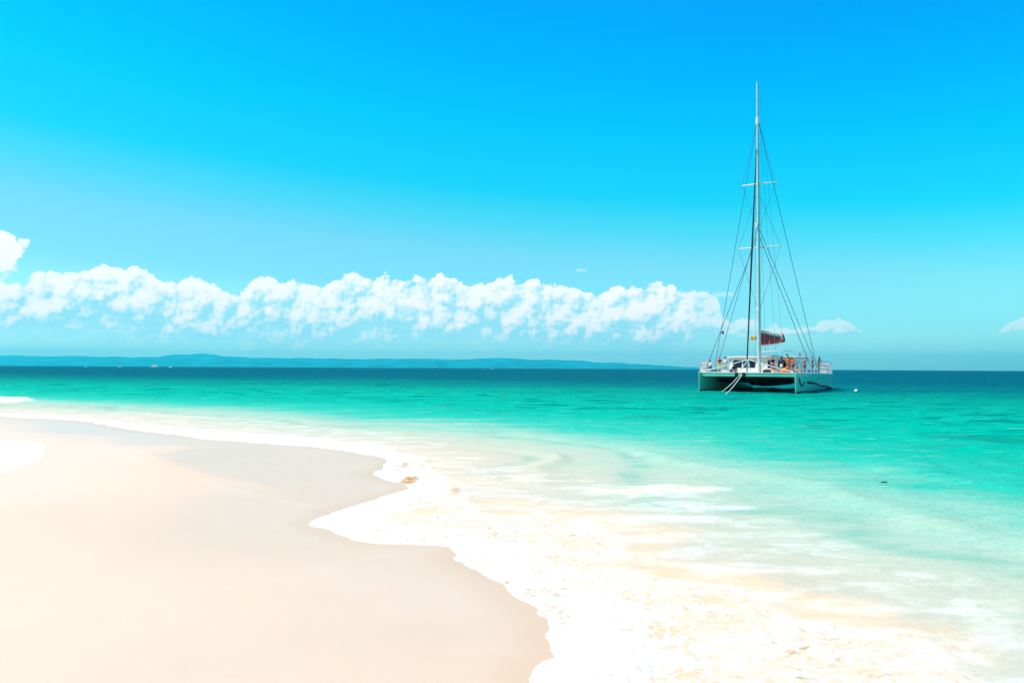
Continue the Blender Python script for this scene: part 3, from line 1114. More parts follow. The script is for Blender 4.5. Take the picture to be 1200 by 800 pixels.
# bridge deck, nacelle
bd = MB()
secs = []
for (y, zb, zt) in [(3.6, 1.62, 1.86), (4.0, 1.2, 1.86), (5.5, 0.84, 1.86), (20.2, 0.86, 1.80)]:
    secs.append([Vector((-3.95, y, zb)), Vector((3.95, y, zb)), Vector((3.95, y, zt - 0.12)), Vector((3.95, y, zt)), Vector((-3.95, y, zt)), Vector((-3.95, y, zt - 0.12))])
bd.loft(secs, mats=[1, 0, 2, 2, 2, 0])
bd.build('bridge_deck', [M_HULL, M_TUNNEL_SHADE, M_WHITE], boat, angle=30)
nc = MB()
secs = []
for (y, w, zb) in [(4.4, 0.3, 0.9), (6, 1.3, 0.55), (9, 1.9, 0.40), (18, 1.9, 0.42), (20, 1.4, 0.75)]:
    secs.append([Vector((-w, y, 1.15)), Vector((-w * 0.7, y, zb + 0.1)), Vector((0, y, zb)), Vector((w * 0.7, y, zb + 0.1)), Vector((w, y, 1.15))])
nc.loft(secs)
nc.build('nacelle', M_TUNNEL_SHADE, boat)
# forward crossbeam + gull striker + walkway + nets
cb_ = MB().box(-HX + 0.02, HX - 0.02, 0.28, 0.74, 1.50, 1.84, 0.09)
cbo = cb_.build('crossbeam', M_HULL, boat)
MB().box(-HX, HX, 0.24, 0.78, 1.843, 1.945, 0.03).build('crossbeam_cap', M_WHITE, cbo)
apex = Vector((0.15, 0.5, 3.2))
st = MB()
st.tube([(-4.35, 0.5, 2.0), apex], 0.05, 8)
st.tube([(4.35, 0.5, 2.0), apex], 0.05, 8)
st.tube([(-0.75, 0.5, 1.94), apex], 0.05, 8)
st.tube([(0.35, 0.5, 1.94), apex], 0.05, 8)
st.build('gull_striker', M_ROPE, boat)
MB().box(-0.42, 0.42, 0.79, 3.7, 1.72, 1.90, 0.04).build('walkway', M_WHITE, boat)
for s in (-1, 1):
    x0, x1 = (0.45, 3.75) if s > 0 else (-3.75, -0.45)
    MB().box(x0, x1, 0.8, 3.62, 1.80, 1.815).build('trampoline_net', M_NET, boat, smooth=False)
for x in (-0.95, -0.25):
    MB().box(x - 0.16, x + 0.16, 0.16, 0.30, 1.45, 1.93, 0.04).build('anchor_roller', M_BLACK, boat)

# deckhouse
ch = MB()
secs = []
for (z, y0, y1, w) in [(1.80, 7.2, 15.2, 3.5), (2.4, 7.28, 15.2, 3.5), (3.25, 7.6, 15.2, 3.38), (3.46, 7.75, 15.2, 3.3)]:
    secs.append([Vector((-w, y1, z)), Vector((-w, y0 + 0.5, z)), Vector((-w + 0.5, y0, z)), Vector((w - 0.5, y0, z)), Vector((w, y0 + 0.5, z)), Vector((w, y1, z))])
ch.loft(secs)
cabin = ch.build('deckhouse', M_WHITE, boat, angle=30)
rf = MB().box(-3.62, 3.62, 7.25, 16.4, 3.47, 3.66, 0.08)
rfo = rf.build('roof', M_WHITE, cabin)
MB().box(-1.0, 1.0, 10.0, 12.0, 3.66, 3.80, 0.05).build('roof_hatch', M_GREY, rfo)


def front_y(z):
    return 7.28 + (z - 2.4) / 0.85 * 0.32 if z > 2.4 else 7.2 + (z - 1.8) / 0.6 * 0.08


for (x0, x1) in [(-2.98, -2.05), (-1.92, -1.5), (-1.35, -0.62), (0.66, 1.30), (1.72, 2.98)]:
    v = []
    for z in (2.42, 3.22):
        y = front_y(z)
        v += [(x0, y - 0.025, z), (x1, y - 0.025, z), (x1, y + 0.03, z), (x0, y + 0.03, z)]
    w = MB()
    w.add(v, [(0, 1, 5, 4), (1, 2, 6, 5), (2, 3, 7, 6), (3, 0, 4, 7), (4, 5, 6, 7), (3, 2, 1, 0)])
    w.build('window', M_GLASS, cabin, smooth=False)
for s in (-1, 1):
    for (y0, y1) in [(8.3, 10.3), (10.5, 12.5), (12.7, 14.8)]:
        v = []
        for (z, xw) in ((2.45, 3.493), (3.2, 3.387)):
            v += [(s * (xw + 0.02), y0, z), (s * (xw + 0.02), y1, z), (s * (xw - 0.03), y1, z), (s * (xw - 0.03), y0, z)]
        w = MB()
        w.add(v, [(0, 1, 5, 4), (1, 2, 6, 5), (2, 3, 7, 6), (3, 0, 4, 7), (4, 5, 6, 7), (3, 2, 1, 0)])
        w.build('window', M_GLASS, cabin, smooth=False)
# cockpit awning frame on the aft deck
aw = MB()
for s in (-1, 1):
    aw.tube([(s * 2.8, 16.6, 1.8), (s * 2.8, 16.6, 4.2), (s * 2.6, 17.2, 4.35), (s * 2.6, 20.0, 4.35), (s * 2.8, 20.1, 4.2), (s * 2.8, 20.1, 1.8)], 0.03, 6)
for y in (17.2, 18.6, 20.0):
    aw.tube([(-2.6, y, 4.35), (0, y, 4.5), (2.6, y, 4.35)], 0.025, 6)
aw.build('awning_frame', M_STEEL, boat)
# helm seats / lockers aft
MB().box(-2.4, 2.4, 17.4, 18.3, 1.78, 2.35, 0.08).build('cockpit_locker', M_GREY, boat)

# mast and rig
MY = 6.4
MD = (BM @ Vector((0, MY, 0))).y


def mast_z(py):
    return at_depth(890, py, MD).z


Z_TOP, Z_H, Z_F = mast_z(97), mast_z(143), mast_z(176)
Z_U, Z_L, Z_B = mast_z(215.5), mast_z(290), mast_z(362)
mt = MB()
zs = np.linspace(1.8, Z_TOP, 30)
secs = []
for z in zs:
    t = (z - 1.8) / (Z_TOP - 1.8)
    r = 0.215 - 0.095 * t ** 1.4
    secs.append([Vector((r * 0.85 * math.cos(a), MY + r * 1.25 * math.sin(a), z)) for a in np.linspace(0, 2 * math.pi, 16, endpoint=False)])
mt.loft(secs)
mast = mt.build('mast', M_ALU, boat)
MB().tube([(0.02, MY, Z_TOP - 0.05), (0.02, MY, Z_TOP + 1.1)], [0.014, 0.008], 6).build('antenna', M_WIRE, mast)
MB().tube([(0, MY, Z_H - 0.25), (0, MY, Z_H + 0.5)], 0.2, 12).build('masthead_collar', M_WHITE, mast)
MB().tube([(0, MY, Z_B - 0.2), (0, MY, Z_B + 0.25)], 0.23, 12).build('mast_collar', M_WHITE, mast)
MB().box(-0.25, 0.02, MY - 0.36, MY - 0.1, mast_z(264) - 0.35, mast_z(264) + 0.25, 0.05).build('steaming_light', M_WHITE, mast)
for (z, w) in ((Z_U, 1.75), (Z_L, 2.2)):
    for s in (-1, 1):
        MB().tube([(0, MY, z), (s * w, MY + 0.35, z + 0.06)], [0.085, 0.06], 8).build('spreader', M_WHITE, mast)


def wire(a, b, r=0.018, n=2, sag=0.0, name='shroud', mat=M_WIRE, parent=boat):
    a, b = Vector(a), Vector(b)
    pts = [a.lerp(b, i / n) - Vector((0, 0, sag * 4 * (i / n) * (1 - i / n))) for i in range(n + 1)]
    return MB().tube(pts, r, 6).build(name, mat, parent)


for s in (-1, 1):
    ex = s * (HX + 0.85)
    wire((s * 0.1, MY, Z_H), (ex, 9.0, 1.9), 0.026)
    wire((s * 0.1, MY, mast_z(268)), (ex, 9.6, 1.9), 0.026)
    wire((s * 0.1, MY, mast_z(277)), (ex, 5.2, 1.9), 0.032)
    # diamonds
    wire((s * 0.1, MY, Z_H), (s * 1.75, MY + 0.35, Z_U + 0.06), 0.016, name='diamond_stay')
    wire((s * 1.75, MY + 0.35, Z_U + 0.06), (s * 0.1, MY, mast_z(268)), 0.016, name='diamond_stay')
    wire((s * 0.1, MY, mast_z(228)), (s * 2.2, MY + 0.35, Z_L + 0.06), 0.016, name='diamond_stay')
    wire((s * 2.2, MY + 0.35, Z_L + 0.06), (s * 0.1, MY, Z_B), 0.016, name='diamond_stay')
    for (q, zt) in ((0.12, mast_z(268)),):
        pass
MB().tube([(-0.1, MY - 0.25, Z_F), (-0.05, 3.4, Z_F * 0.5 + 1.6), (0.0, 0.62, 3.0)], [0.05, 0.10, 0.07], 8).build('furled_jib', M_BLACK, boat)
MB().tube([(0, 0.6, 1.95), (0, 0.62, 3.05)], 0.09, 8).build('furler_drum', M_GREY, boat)
MB().ball(tuple(b_plane(847, 389.5, 0, -4.2)), 0.13, 0.13, 0.2).build('block', M_BLACK, boat)
wire((0.16, MY + 0.2, Z_TOP - 0.3), (0.1, 18.85, 6.45), 0.011, name='topping_lift')
wire((0.2, MY + 0.1, Z_H), (1.5, MY + 1.2, 3.7), 0.010, name='halyard')
wire((0.16, MY + 0.1, Z_U), (0.55, MY + 0.6, 3.7), 0.010, name='halyard')
wire((-0.2, MY + 0.1, Z_H), (-0.5, MY + 0.2, 1.9), 0.010, name='halyard')

# boom with the mainsail flaked on it
B0, B1 = Vector((0, MY + 0.35, 4.85)), Vector((0.1, 19.0, 5.6))
boom = MB().tube([B0, B0.lerp(B1, 0.5), B1], [0.15, 0.16, 0.13], 10).build('boom', M_ALU, boat)


def bundle(z0, z1, w, seed, t0=0.0, t1=1.0, n=40, cols=14, lump=0.2):
    secs = []
    for i in range(n):
        q = i / (n - 1)
        t = t0 + (t1 - t0) * q
        c = B0.lerp(B1, t)
        zb, zt_ = np.interp(t, [0, .5, 1], z0), np.interp(t, [0, .5, 1], z1)
        end = min(1.0, min(q, 1 - q) / 0.04 + 0.25)
        sec = []
        for j in range(cols):
            a = 2 * math.pi * j / cols
            nn = 1 + lump * float(vnoise(t * 23, a * 1.1 + seed, seed))
            x = math.cos(a) * w * (1 - 0.25 * math.sin(a)) * nn * end
            z = c.z + (zb + zt_) / 2 + math.sin(a) * (zt_ - zb) / 2 * (0.85 + 0.15 * nn) * end
            sec.append(Vector((c.x + x, c.y, z)))
        secs.append(sec)
    return MB().loft(secs)


bundle([-0.10, -0.10, -0.10], [1.40, 0.98, 0.65], 0.36, 2.0, 0.0, 0.86, n=60, lump=0.42).build('sail_cover', M_BURG, boom)
bundle([1.15, 0.85, 0.15], [1.72, 1.22, 0.90], 0.26, 6.0, 0.01, 1.0, n=60, lump=0.6).build('mainsail', M_CREAM, boom)
bundle([-0.12, -0.12, -0.12], [0.9, 0.9, 1.0], 0.38, 9.0, 0.965, 1.0, n=8).build('sail_cover_end', M_BURG, boom)
for t in (0.25, 0.5, 0.75):
    c = B0.lerp(B1, t)
    MB().tube([(c.x + 0.36 * math.cos(a), c.y, c.z + 0.35 + 0.62 * math.sin(a)) for a in np.linspace(0, 2 * math.pi, 14)], 0.035, 5).build('sail_tie', M_CREAM, boom)
fl = MB()
g = []
for i in range(7):
    for j in range(5):
        g.append((-0.25 - i * 0.10, MY - 0.1 + 0.06 * math.sin(i * 1.3 + j), 5.35 + j * 0.11 + 0.05 * math.sin(i * 1.1)))
fl.add(g, [(i * 5 + j, i * 5 + j + 1, (i + 1) * 5 + j + 1, (i + 1) * 5 + j) for i in range(6) for j in range(4)])
flo = fl.build('pennant', M_YEL, boat)
flo.modifiers.new('thickness', 'SOLIDIFY').thickness = 0.02

# guard rails
for s in (-1, 1):
    rl = MB()
    ys = [1.2] + list(np.arange(3.0, 20.6, 1.6))
    for hz_ in (0.42, 0.85, 1.28):
        pts = [(s * (HX + half_w(y, 1.8) - 0.1), y, deck_z(y) + hz_ * min(1, 0.55 + y * 0.15)) for y in ys]
        rl.tube(pts, 0.022 if hz_ < 0.9 else 0.034, 6)
    ro = rl.build('guard_rail', M_STEEL, boat)
    for y in ys:
        x = s * (HX + half_w(y, 1.8) - 0.1)
        MB().tube([(x, y, deck_z(y) - 0.02), (x, y, deck_z(y) + 1.3 * min(1, 0.55 + y * 0.15))], 0.03, 6).build('stanchion', M_STEEL, ro)
    # bow pulpit
    pu = MB()
    pu.tube([(s * HX - 0.18, 1.3, 1.95), (s * HX - 0.15, 0.9, 2.55), (s * HX, 0.35, 2.68), (s * HX + 0.15, 0.9, 2.6), (s * HX + 0.25, 1.3, 1.95)], 0.025, 6)
    pu.tube([(s * HX - 0.15, 0.9, 2.55), (s * HX - 0.4, 4, 2.8)], 0.02, 6)
    pu.build('pulpit', M_STEEL, boat)
# closely barred stern rail
srl = MB()
xo = HX + 0.85
srl.tube([(xo, 16.5, 3.0), (xo, 20.4, 2.95), (HX - 0.7, 20.6, 2.95)], 0.03, 6)
srl.tube([(xo, 16.5, 2.1), (xo, 20.4, 2.05), (HX - 0.7, 20.6, 2.05)], 0.025, 6)
sro = srl.build('stern_rail', M_STEEL, boat)
for y in np.arange(16.6, 20.5, 0.55):
    MB().tube([(xo, y, 1.8), (xo, y, 2.97)], 0.024, 6).build('baluster', M_STEEL, sro)
# side netting along the port rail and the starboard bow
for (s, y0, y1) in ((1, 9.5, 15.5), (-1, 2.0, 7.5)):
    nt_ = MB()
    for y in np.arange(y0, y1, 0.28):
        for d in (-1, 1):
            x = s * (HX + half_w(y, 1.8) - 0.08)
            nt_.tube([(x, y, deck_z(y) + 0.03), (x, y + d * 0.75, deck_z(y) + 1.2)], 0.012, 4)
    nt_.build('safety_net', M_ROPE, boat)
# a white coaming box on the starboard bow, fenders
MB().box(-HX - 0.35, -HX + 0.3, 1.6, 3.0, 1.93, 2.28, 0.08).build('bow_locker', M_WHITE, boat)


def bput(x, y, z):
    return BM @ Vector((x, y, z))


# loose things on deck
def deck_thing(name, label, cat, x, y, z, rz=0):
    e = empty(name, bput(x, y, z), BRZ + rz)
    return tag(e, label, cat)


bb_ = deck_thing('beanbag', 'bright orange beanbag seat on the foredeck right of the mast', 'beanbag', 2.7, 5.9, 1.865)
mb = MB()
mb.ball((0, 0, 0.20), 0.55, 0.42, 0.22, 3)
mb.ball((0.10, 0.18, 0.38), 0.42, 0.24, 0.22, 3)
mb.build('cushion', M_ORANGE, bb_)
MB().tube([(-0.5, -0.1, 0.25), (0, -0.41, 0.26), (0.5, -0.1, 0.25)], 0.02, 6).build('seam', M_BLACK, bb_)
cl = deck_thing('cooler', 'white cool box with a grey lid on the deck at the starboard bow', 'cooler', -3.2, 5.0, 1.865, 0.3)
MB().box(-0.4, 0.4, -0.25, 0.25, 0.0, 0.38, 0.04).build('body', M_WHITE, cl)
MB().box(-0.42, 0.42, -0.27, 0.27, 0.383, 0.46, 0.03).build('lid', M_GREY, cl)
MB().tube([(-0.43, 0, 0.25), (-0.5, -0.08, 0.3), (-0.5, 0.08, 0.3), (-0.43, 0.05, 0.25)], 0.015, 5).build('handle', M_GREY, cl)
lb = deck_thing('life_ring', 'red life ring hanging on the port guard rail near the stern', 'life ring', HX + 0.80, 15.2, 2.45)
mb = MB()
secs = []
for i in range(25):
    a = 2 * math.pi * i / 24
    c = Vector((0, 0.30 * math.cos(a), 0.30 * math.sin(a)))
    e1 = Vector((0, math.cos(a), math.sin(a)))
    secs.append([c + e1 * 0.08 * math.cos(b) + Vector((0.06 * math.sin(b), 0, 0)) for b in np.linspace(0, 2 * math.pi, 8, endpoint=False)])
mb.loft(secs, cap=False)
M_RED = simple_mat('red_cloth', (0.55, 0.03, 0.03), 0.7, var=0.2)
mb.build('ring', M_RED, lb)
for a in (0.8, 2.4, 3.9, 5.5):
    MB().tube([(0, 0.30 * math.cos(a - 0.08), 0.30 * math.sin(a - 0.08)), (0, 0.30 * math.cos(a + 0.08), 0.30 * math.sin(a + 0.08))], 0.085, 8).build('grab_band', M_WHITE, lb)

# mooring ropes from the crossbeam down into the water
for (pxs, lab) in (([(868, 438), (862, 445), (853, 453), (840, 462)], 'white mooring rope from the crossbeam to the water, the left and shorter of the two'),
                   ([(870, 438.5), (864, 449), (856, 458), (844, 467)], 'white mooring rope from the crossbeam to the water, the right and longer of the two')):
    e = ground(*pxs[-1], -0.3)
    a = bput(-0.6 if pxs[0][0] < 869 else -0.4, 0.2, 1.72)
    pts = [a.lerp(e, i / 12) - Vector((0, 0, 0.22 * 4 * (i / 12) * (1 - i / 12))) for i in range(13)]
    o = MB().tube(pts, 0.038, 8).build('mooring_rope', M_ROPE)
    tag(o, lab, 'rope', 'mooring ropes at the bow')

# ------------------------------------------------------------------ people
SKINS = [simple_mat('skin_tan', (0.42, 0.20, 0.11), 0.5, var=0.06), simple_mat('skin_dark', (0.12, 0.055, 0.032), 0.5, var=0.06), simple_mat('skin_pale', (0.60, 0.34, 0.24), 0.5, var=0.06)]
CLOTH = {
    'red': M_RED, 'lime': simple_mat('lime_cloth', (0.48, 0.80, 0.02), 0.6), 'white': simple_mat('white_cloth', (0.75, 0.74, 0.72), 0.8),
    'black': M_BLACK, 'orange': simple_mat('orange_cloth', (0.78, 0.19, 0.03), 0.7), 'navy': simple_mat('navy_cloth', (0.015, 0.03, 0.09), 0.8),
    'grey': simple_mat('grey_cloth', (0.30, 0.31, 0.33), 0.8), 'coral': simple_mat('coral_cloth', (0.65, 0.14, 0.09), 0.7), 'teal': simple_mat('teal_cloth', (0.02, 0.25, 0.27), 0.7)}
HAIR = {'dark': simple_mat('dark_hair', (0.012, 0.009, 0.008), 0.5), 'brown': simple_mat('brown_hair', (0.07, 0.035, 0.018), 0.5), 'redcap': simple_mat('red_cap', (0.5, 0.025, 0.03), 0.7)}
M_EYE = simple_mat('eye', (0.02, 0.015, 0.012), 0.2)


def skin_obj(name, verts, rads, edges, mat, parent=None, levels=2):
    me = bpy.data.meshes.new(name)
    me.from_pydata(verts, edges, [])
    o = bpy.data.objects.new(name, me)
    COL.objects.link(o)
    sk = o.modifiers.new('skin', 'SKIN')
    sk.use_smooth_shade = True
    lay = me.skin_vertices[0].data
    for i, r in enumerate(rads):
        rr = r if isinstance(r, tuple) else (r, r)
        lay[i].radius = rr
        lay[i].use_root = (i == 0)
    sb = o.modifiers.new('subd', 'SUBSURF')
    sb.levels = levels
    sb.render_levels = levels
    me.materials.append(mat)
    if parent: o.parent = parent
    return o


def person(loc, face, pose, skin, top_c, bottom_c, hair, label, lean=0.0, long_hair=False, arms='down', h=1.0):
    """local frame: faces -Y, stands on z = 0"""
    J, rad, E, idx = [], [], [], {}

    def j(nm, p, r, par=None):
        idx[nm] = len(J)
        J.append(Vector(p) * h); rad.append(tuple(q * h for q in r) if isinstance(r, tuple) else r * h)
        if par: E.append((idx[par], idx[nm]))
    pz = 0.93 if pose == 'stand' else (0.16 if pose == 'floor' else 0.52)
    ly = -math.sin(lean)
    lz = math.cos(lean)

    def sp(d, x=0.0, y=0.0):
        return (x, ly * d + y, pz + lz * d)
    j('pelvis', (0, 0, pz), (0.15, 0.11))
    j('waist', sp(0.18), (0.125, 0.095), 'pelvis')
    j('chest', sp(0.40), (0.155, 0.115), 'waist')
    j('neck', sp(0.54, 0, -0.01), 0.055, 'chest')
    j('jaw', sp(0.61, 0, -0.03), 0.068, 'neck')
    j('head', sp(0.70, 0, -0.03), (0.085, 0.10), 'jaw')
    j('skull', sp(0.77, 0, -0.015), (0.06, 0.07), 'head')
    j('nose', sp(0.665, 0, -0.145), 0.012, 'jaw')
    for s, n in ((-1, 'l'), (1, 'r')):
        j('sh' + n, sp(0.47, s * 0.18), 0.062, 'chest')
        if arms == 'up' and s == 1:
            el, wr = sp(0.52, s * 0.36, -0.14), sp(0.74, s * 0.26, -0.22)
        elif arms == 'forward' or pose != 'stand':
            el, wr = sp(0.22, s * 0.25, -0.06), sp(0.12, s * 0.17, -0.30)
        else:
            el, wr = sp(0.19, s * 0.24, 0.02), sp(-0.05, s * 0.26, -0.06)
        j('el' + n, el, 0.042, 'sh' + n)
        j('wr' + n, wr, 0.028, 'el' + n)
        d = (Vector(wr) - Vector(el)).normalized()
        side = d.cross(Vector((s, 0.2, 0.1))).normalized()
        pm = Vector(wr) + d * 0.075
        j('pm' + n, pm, (0.036, 0.02), 'wr' + n)
        curl = Vector((-s * 0.02, 0, 0))
        for q, (off, ln) in enumerate(((-0.03, 0.062), (-0.010, 0.075), (0.010, 0.070), (0.03, 0.055))):
            b = pm + side * off + d * 0.03
            j('fa%d%s' % (q, n), b, 0.0095, 'pm' + n)
            j('fb%d%s' % (q, n), b + d * ln * 0.6 + curl * 0.3, 0.0085, 'fa%d%s' % (q, n))
            j('fc%d%s' % (q, n), b + d * ln + curl, 0.007, 'fb%d%s' % (q, n))
        th = Vector(wr) + d * 0.03 - side * 0.035
        j('ta' + n, th, 0.011, 'wr' + n)
        j('tb' + n, th + d * 0.045 - side * 0.025 + curl * 0.4, 0.009, 'ta' + n)
        # legs
        if pose == 'stand':
            hp_, kn, an, to = (s * 0.095, 0, 0.86), (s * 0.11, -0.03, 0.49), (s * 0.12, 0.03, 0.08), (s * 0.14, -0.15, 0.03)
        elif pose == 'floor':
            hp_, kn, an, to = (s * 0.10, -0.04, 0.14), (s * 0.15, -0.40, 0.42), (s * 0.14, -0.62, 0.07), (s * 0.15, -0.78, 0.035)
        else:
            hp_, kn, an, to = (s * 0.10, -0.04, 0.50), (s * 0.13, -0.46, 0.50), (s * 0.13, -0.47, 0.08), (s * 0.14, -0.64, 0.03)
        j('hp' + n, hp_, 0.092, 'pelvis')
        j('kn' + n, kn, 0.060, 'hp' + n)
        mid_ = Vector(kn).lerp(Vector(an), 0.35) + Vector((0, 0.02, 0))
        j('cf' + n, mid_, 0.056, 'kn' + n)
        j('an' + n, an, 0.037, 'cf' + n)
        j('to' + n, to, (0.040, 0.025), 'an' + n)
    body = skin_obj('person', J, rad, E, SKINS[skin])
    body.location = loc
    body.rotation_euler = (0, 0, face)
    tag(body, label, 'person', 'people aboard the catamaran')

    def part(name, chain_edges, names, extra, mat, cut=None):
        vv, rr = [], []
        mp = {}
        for nm in names:
            mp[nm] = len(vv)
            if isinstance(nm, tuple):
                a, b, t = nm
                vv.append(J[idx[a]].lerp(J[idx[b]], t))
                ra, rb = rad[idx[a]], rad[idx[b]]
                ra = ra if isinstance(ra, tuple) else (ra, ra)
                rb = rb if isinstance(rb, tuple) else (rb, rb)
                rr.append(tuple(x * (1 - t) + y * t + extra for x, y in zip(ra, rb)))
            else:
                vv.append(J[idx[nm]])
                ra = rad[idx[nm]]
                ra = ra if isinstance(ra, tuple) else (ra, ra)
                rr.append(tuple(x + extra for x in ra))
        return skin_obj(name, vv, rr, [(mp[a], mp[b]) for a, b in chain_edges], mat, body)
    if top_c:
        nms = ['chest', 'waist', ('waist', 'pelvis', 0.7), 'shl', 'shr', ('shl', 'ell', 0.6), ('shr', 'elr', 0.6), ('chest', 'neck', 0.6)]
        part('shirt', [('chest', 'waist'), ('waist', nms[2]), ('chest', 'shl'), ('chest', 'shr'), ('shl', nms[5]), ('shr', nms[6]), ('chest', nms[7])], nms, 0.018, CLOTH[top_c])
    nms = ['pelvis', ('pelvis', 'waist', 0.5), 'hpl', 'hpr', ('hpl', 'knl', 0.72), ('hpr', 'knr', 0.72)]
    part('shorts', [('pelvis', nms[1]), ('pelvis', 'hpl'), ('pelvis', 'hpr'), ('hpl', nms[4]), ('hpr', nms[5])], nms, 0.02, CLOTH[bottom_c])
    hc = J[idx['head']].lerp(J[idx['skull']], 0.45)
    hm = MB()
    hm.ball(hc + Vector((0, 0.018, 0.022)) * h, 0.098 * h, 0.112 * h, 0.098 * h, 3)
    if long_hair:
        hm.ball(hc + Vector((0, 0.075, -0.11)) * h, 0.085 * h, 0.05 * h, 0.15 * h, 3)
    hm.build('hair' if hair != 'redcap' else 'cap', HAIR[hair], body)
    for s in (-1, 1):
        MB().ball(J[idx['jaw']].lerp(J[idx['head']], 0.75) + Vector((s * 0.032, -0.092, 0)) * h, 0.012 * h, sub=1).build('eye', M_EYE, body)
    return body


F0 = BRZ                    # faces the bow
DZ = 1.87
person(bput(-4.15, 6.2, DZ + 0.03), F0 + 0.3, 'stand', 2, 'red', 'lime', 'redcap', 'person in a red top and lime green shorts standing by the starboard rail', arms='forward', h=0.97)
person(bput(-3.75, 7.1, DZ), F0 - 0.5, 'stand', 0, 'white', 'grey', 'brown', 'person in a white shirt standing against the left corner of the deckhouse', arms='down', h=0.99)
person(bput(-3.78, 9.6, DZ + 0.0), F0 + 1.4, 'stand', 2, 'coral', 'navy', 'dark', 'dark haired person behind the deckhouse corner, head over the left end of the roof', h=1.05, arms='down')
person(bput(-4.55, 4.2, DZ + 0.05), F0 - 0.8, 'seat', 2, 'white', 'navy', 'brown', 'person in white sitting low at the starboard bow rail', h=0.98, lean=0.15)
person(bput(1.35, 6.2, DZ), F0 + 0.7, 'stand', 2, 'black', 'black', 'dark', 'person in black clothes standing just right of the mast', lean=0.15, long_hair=True, arms='forward', h=0.98)
person(bput(1.75, 5.0, DZ), F0 + 0.5, 'floor', 0, 'coral', 'white', 'brown', 'person sitting on the deck with raised knees left of the orange beanbag', lean=0.25, h=0.98)
person(bput(2.15, 7.0, DZ + 0.0), F0 - 0.6, 'stand', 1, 'navy', 'white', 'dark', 'person in a navy shirt standing between the mast and the orange beanbag', h=1.0)
person(bput(2.85, 6.85, DZ), F0 + 0.2, 'stand', 0, 'orange', 'coral', 'dark', 'person in an orange top standing behind the orange beanbag', h=1.02, arms='forward')
person(bput(3.4, 6.7, DZ), F0 - 0.9, 'stand', 0, 'coral', 'black', 'brown', 'person in a coral top and black shorts right of the orange beanbag', lean=0.3, arms='forward', h=0.97)
person(bput(3.75, 5.6, DZ), F0 + 1.0, 'floor', 2, 'grey', 'navy', 'brown', 'person in a grey shirt sitting on the port deck edge', lean=0.2)
person(bput(4.6, 11.2, DZ + 0.02), F0 + 1.2, 'stand', 2, 'grey', 'teal', 'brown', 'person in a grey shirt and teal shorts standing behind the port side netting', h=0.98)
person(bput(4.75, 15.4, DZ), F0 + 0.9, 'stand', 1, 'red', 'red', 'dark', 'dark haired person in red standing alone by the port stern rail', h=1.03, arms='down')

person(bput(1.0, 16.9, 2.36), F0 + 0.2, 'stand', 0, 'black', 'navy', 'dark', 'person in black seen over the middle of the deckhouse roof, only head and shoulders', h=0.98)
person(bput(2.5, 16.6, 2.36), F0 - 0.3, 'stand', 0, 'coral', 'navy', 'dark', 'person seen over the right end of the deckhouse roof, coral shirt and dark hair', h=1.0)
person(bput(3.15, 5.1, DZ), F0 + 0.2, 'floor', 0, 'orange', 'red', 'dark', 'person in orange sitting on the deck in front of the people by the port window', lean=0.3, h=0.97)
person(bput(-2.6, 6.3, DZ), F0 + 0.5, 'floor', 1, 'black', 'grey', 'dark', 'person in black sitting on the foredeck below the left deckhouse windows', lean=0.2)
person(bput(4.3, 8.2, DZ), F0 + 1.1, 'stand', 0, 'red', 'black', 'dark', 'person in a red top and black shorts leaning by the port corner of the deckhouse', lean=0.2, h=0.98)
for (x, y, m, lab, r_) in ((0.75, 6.5, M_BLACK, 'black soft bag on the deck at the foot of the mast', 0.3), (3.9, 6.6, M_RED, 'red soft bag on the port side of the foredeck', 0.8), (-3.0, 6.9, CLOTH['navy'], 'navy soft bag under the left deckhouse window', -0.4)):
    e = deck_thing('duffel_bag', lab, 'bag', x, y, 1.865, r_)
    MB().tube([(-0.40, 0, 0.17), (-0.36, 0, 0.17), (0, 0, 0.19), (0.36, 0, 0.17), (0.40, 0, 0.17)], [0.10, 0.165, 0.185, 0.165, 0.10], 14).build('body', m, e)
    for yy in (-0.07, 0.07):
        MB().tube([(-0.18, yy, 0.34), (-0.12, yy * 0.6, 0.46), (0.12, yy * 0.6, 0.46), (0.18, yy, 0.34)], 0.015, 6).build('handle', M_GREY, e)

# ------------------------------------------------------------------ buoy
bc = ground(1003.3, 459.5)
bu = empty('buoy', (bc.x, bc.y, 0))
tag(bu, 'small white mooring buoy floating right of the catamaran', 'buoy')
MB().ball((0, 0, 0.10), 0.19, 0.19, 0.19, 3).build('float', M_WHITE, bu)
MB().tube([(0, 0, -0.04), (0, 0, 0.10)], 0.198, 20).build('shade_band', M_BLACK, bu)  # black band stands in for the shaded lower half of the float
e = MB().tube([(0.0, 0, 0.27), (0.05, 0, 0.33), (0.0, 0, 0.37), (-0.05, 0, 0.33), (0, 0, 0.27)], 0.012, 6)
e.build('mooring_eye', M_STEEL, bu)

# ------------------------------------------------------------------ drifting weed
sc_ = ground(1036.5, 568.5)
M_WEED = simple_mat('dark_seaweed', (0.012, 0.035, 0.03), 0.4, var=0.3, scale=40)
w = MB()
for (dx, dy, a, ln) in ((-0.04, 0, 0.1, 0.09), (0.02, 0.01, -0.25, 0.07), (0.0, -0.02, 0.5, 0.05)):
    pts = [(dx + t * ln * math.cos(a) - 0.03, dy + t * ln * math.sin(a), 0.03 + 0.016 * math.sin(t * 3.1)) for t in np.linspace(0, 1, 7)]
    w.tube(pts, [0.004, 0.010, 0.013, 0.013, 0.011, 0.008, 0.003], 6)
wd = w.build('seaweed', M_WEED)
wd.location = (sc_.x, sc_.y, 0.02)
tag(wd, 'small dark scrap of seaweed drifting on the pale shallows', 'seaweed')

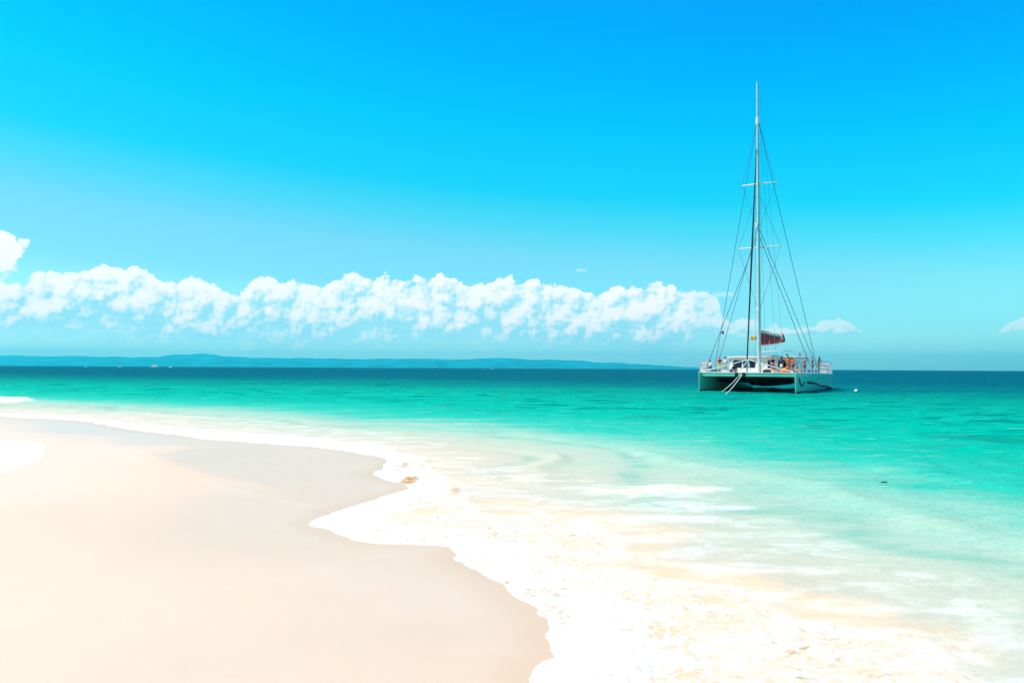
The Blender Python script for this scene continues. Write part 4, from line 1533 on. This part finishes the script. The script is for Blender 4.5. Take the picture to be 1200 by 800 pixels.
# ------------------------------------------------------------------ far boats
def motor_boat(px, D, ln, rz, label, hull_mat=M_WHITE, cab=True):
    p_ = at_depth(px, 430, D)
    e = empty('motor_boat', (p_.x, p_.y, 0), rz)
    tag(e, label, 'motor boat', 'boats far out near the horizon')
    secs = []
    for t in np.linspace(0, 1, 9):
        wv_ = ln * 0.14 * (1 - max(0, (t - 0.45) / 0.55) ** 2.2) + 0.02
        zt_ = ln * (0.085 + 0.05 * t ** 2)
        x = (t - 0.5) * ln
        secs.append([Vector((x, -wv_, zt_)), Vector((x, -wv_ * 0.8, 0.05)), Vector((x, 0, -0.3)), Vector((x, wv_ * 0.8, 0.05)), Vector((x, wv_, zt_)), Vector((x, 0, zt_ + 0.05))])
    MB().loft(secs).build('hull', hull_mat, e)
    if cab:
        z0 = ln * 0.09
        c = MB()
        secs = []
        for (z, x0, x1, w_) in [(z0, -0.25, 0.2, 0.11), (z0 + ln * 0.06, -0.25, 0.15, 0.10), (z0 + ln * 0.12, -0.24, 0.06, 0.09)]:
            secs.append([Vector((x0 * ln, -w_ * ln, z)), Vector((x1 * ln, -w_ * ln, z)), Vector((x1 * ln, w_ * ln, z)), Vector((x0 * ln, w_ * ln, z))])
        c.loft(secs)
        co = c.build('cabin', hull_mat, e, angle=20)
        MB().box(-0.20 * ln, 0.08 * ln, -0.107 * ln, 0.107 * ln, z0 + ln * 0.045, z0 + ln * 0.085).build('window', M_GLASS, co, smooth=False)
    return e


motor_boat(181.5, 1000, 17.0, R(-32), 'long white motor boat far out below the left hills, biggest of the distant boats')
motor_boat(200, 1050, 9.5, R(-38), 'white motor boat just right of the long one below the left hills')
motor_boat(140.5, 1200, 9.5, R(-30), 'small pale motor boat left of the long white one near the horizon')
motor_boat(101, 1250, 7.5, R(-35), 'tiny pale motor boat between the left edge and the other far boats')
motor_boat(568, 800, 4.2, R(-30), 'tiny white motor boat at the middle of the horizon', cab=False)
motor_boat(577, 1300, 5.5, R(-35), 'faint speck of a motor boat right at the middle of the horizon')
p_ = at_depth(510, 430, 1500)
sb_ = empty('sailing_boat', (p_.x, p_.y, 0), R(25))
tag(sb_, 'tiny dark hulled boat with a short white sail on the horizon, left of centre', 'sailing boat')
secs = []
for t in np.linspace(0, 1, 8):
    wv_ = 1.3 * (1 - abs(t - 0.4) ** 2 * 2.4) + 0.02
    x = (t - 0.5) * 7
    secs.append([Vector((x, -wv_, 1.1)), Vector((x, -wv_ * 0.7, 0)), Vector((x, 0, -0.4)), Vector((x, wv_ * 0.7, 0)), Vector((x, wv_, 1.1)), Vector((x, 0, 1.15))])
MB().loft(secs).build('hull', M_BLACK, sb_)
MB().tube([(0.4, 0, 1), (0.4, 0, 6.5)], 0.07, 6).build('mast', M_ALU, sb_)
g = [(0.3, 0, 1.6), (0.3, 0, 6.2), (-1.2, 0.25, 3.6), (-2.6, 0.2, 1.7)]
sv_ = MB()
sv_.add(g, [(0, 3, 2, 1)])
so_ = sv_.build('sail', M_CREAM, sb_)
so_.modifiers.new('thickness', 'SOLIDIFY').thickness = 0.03
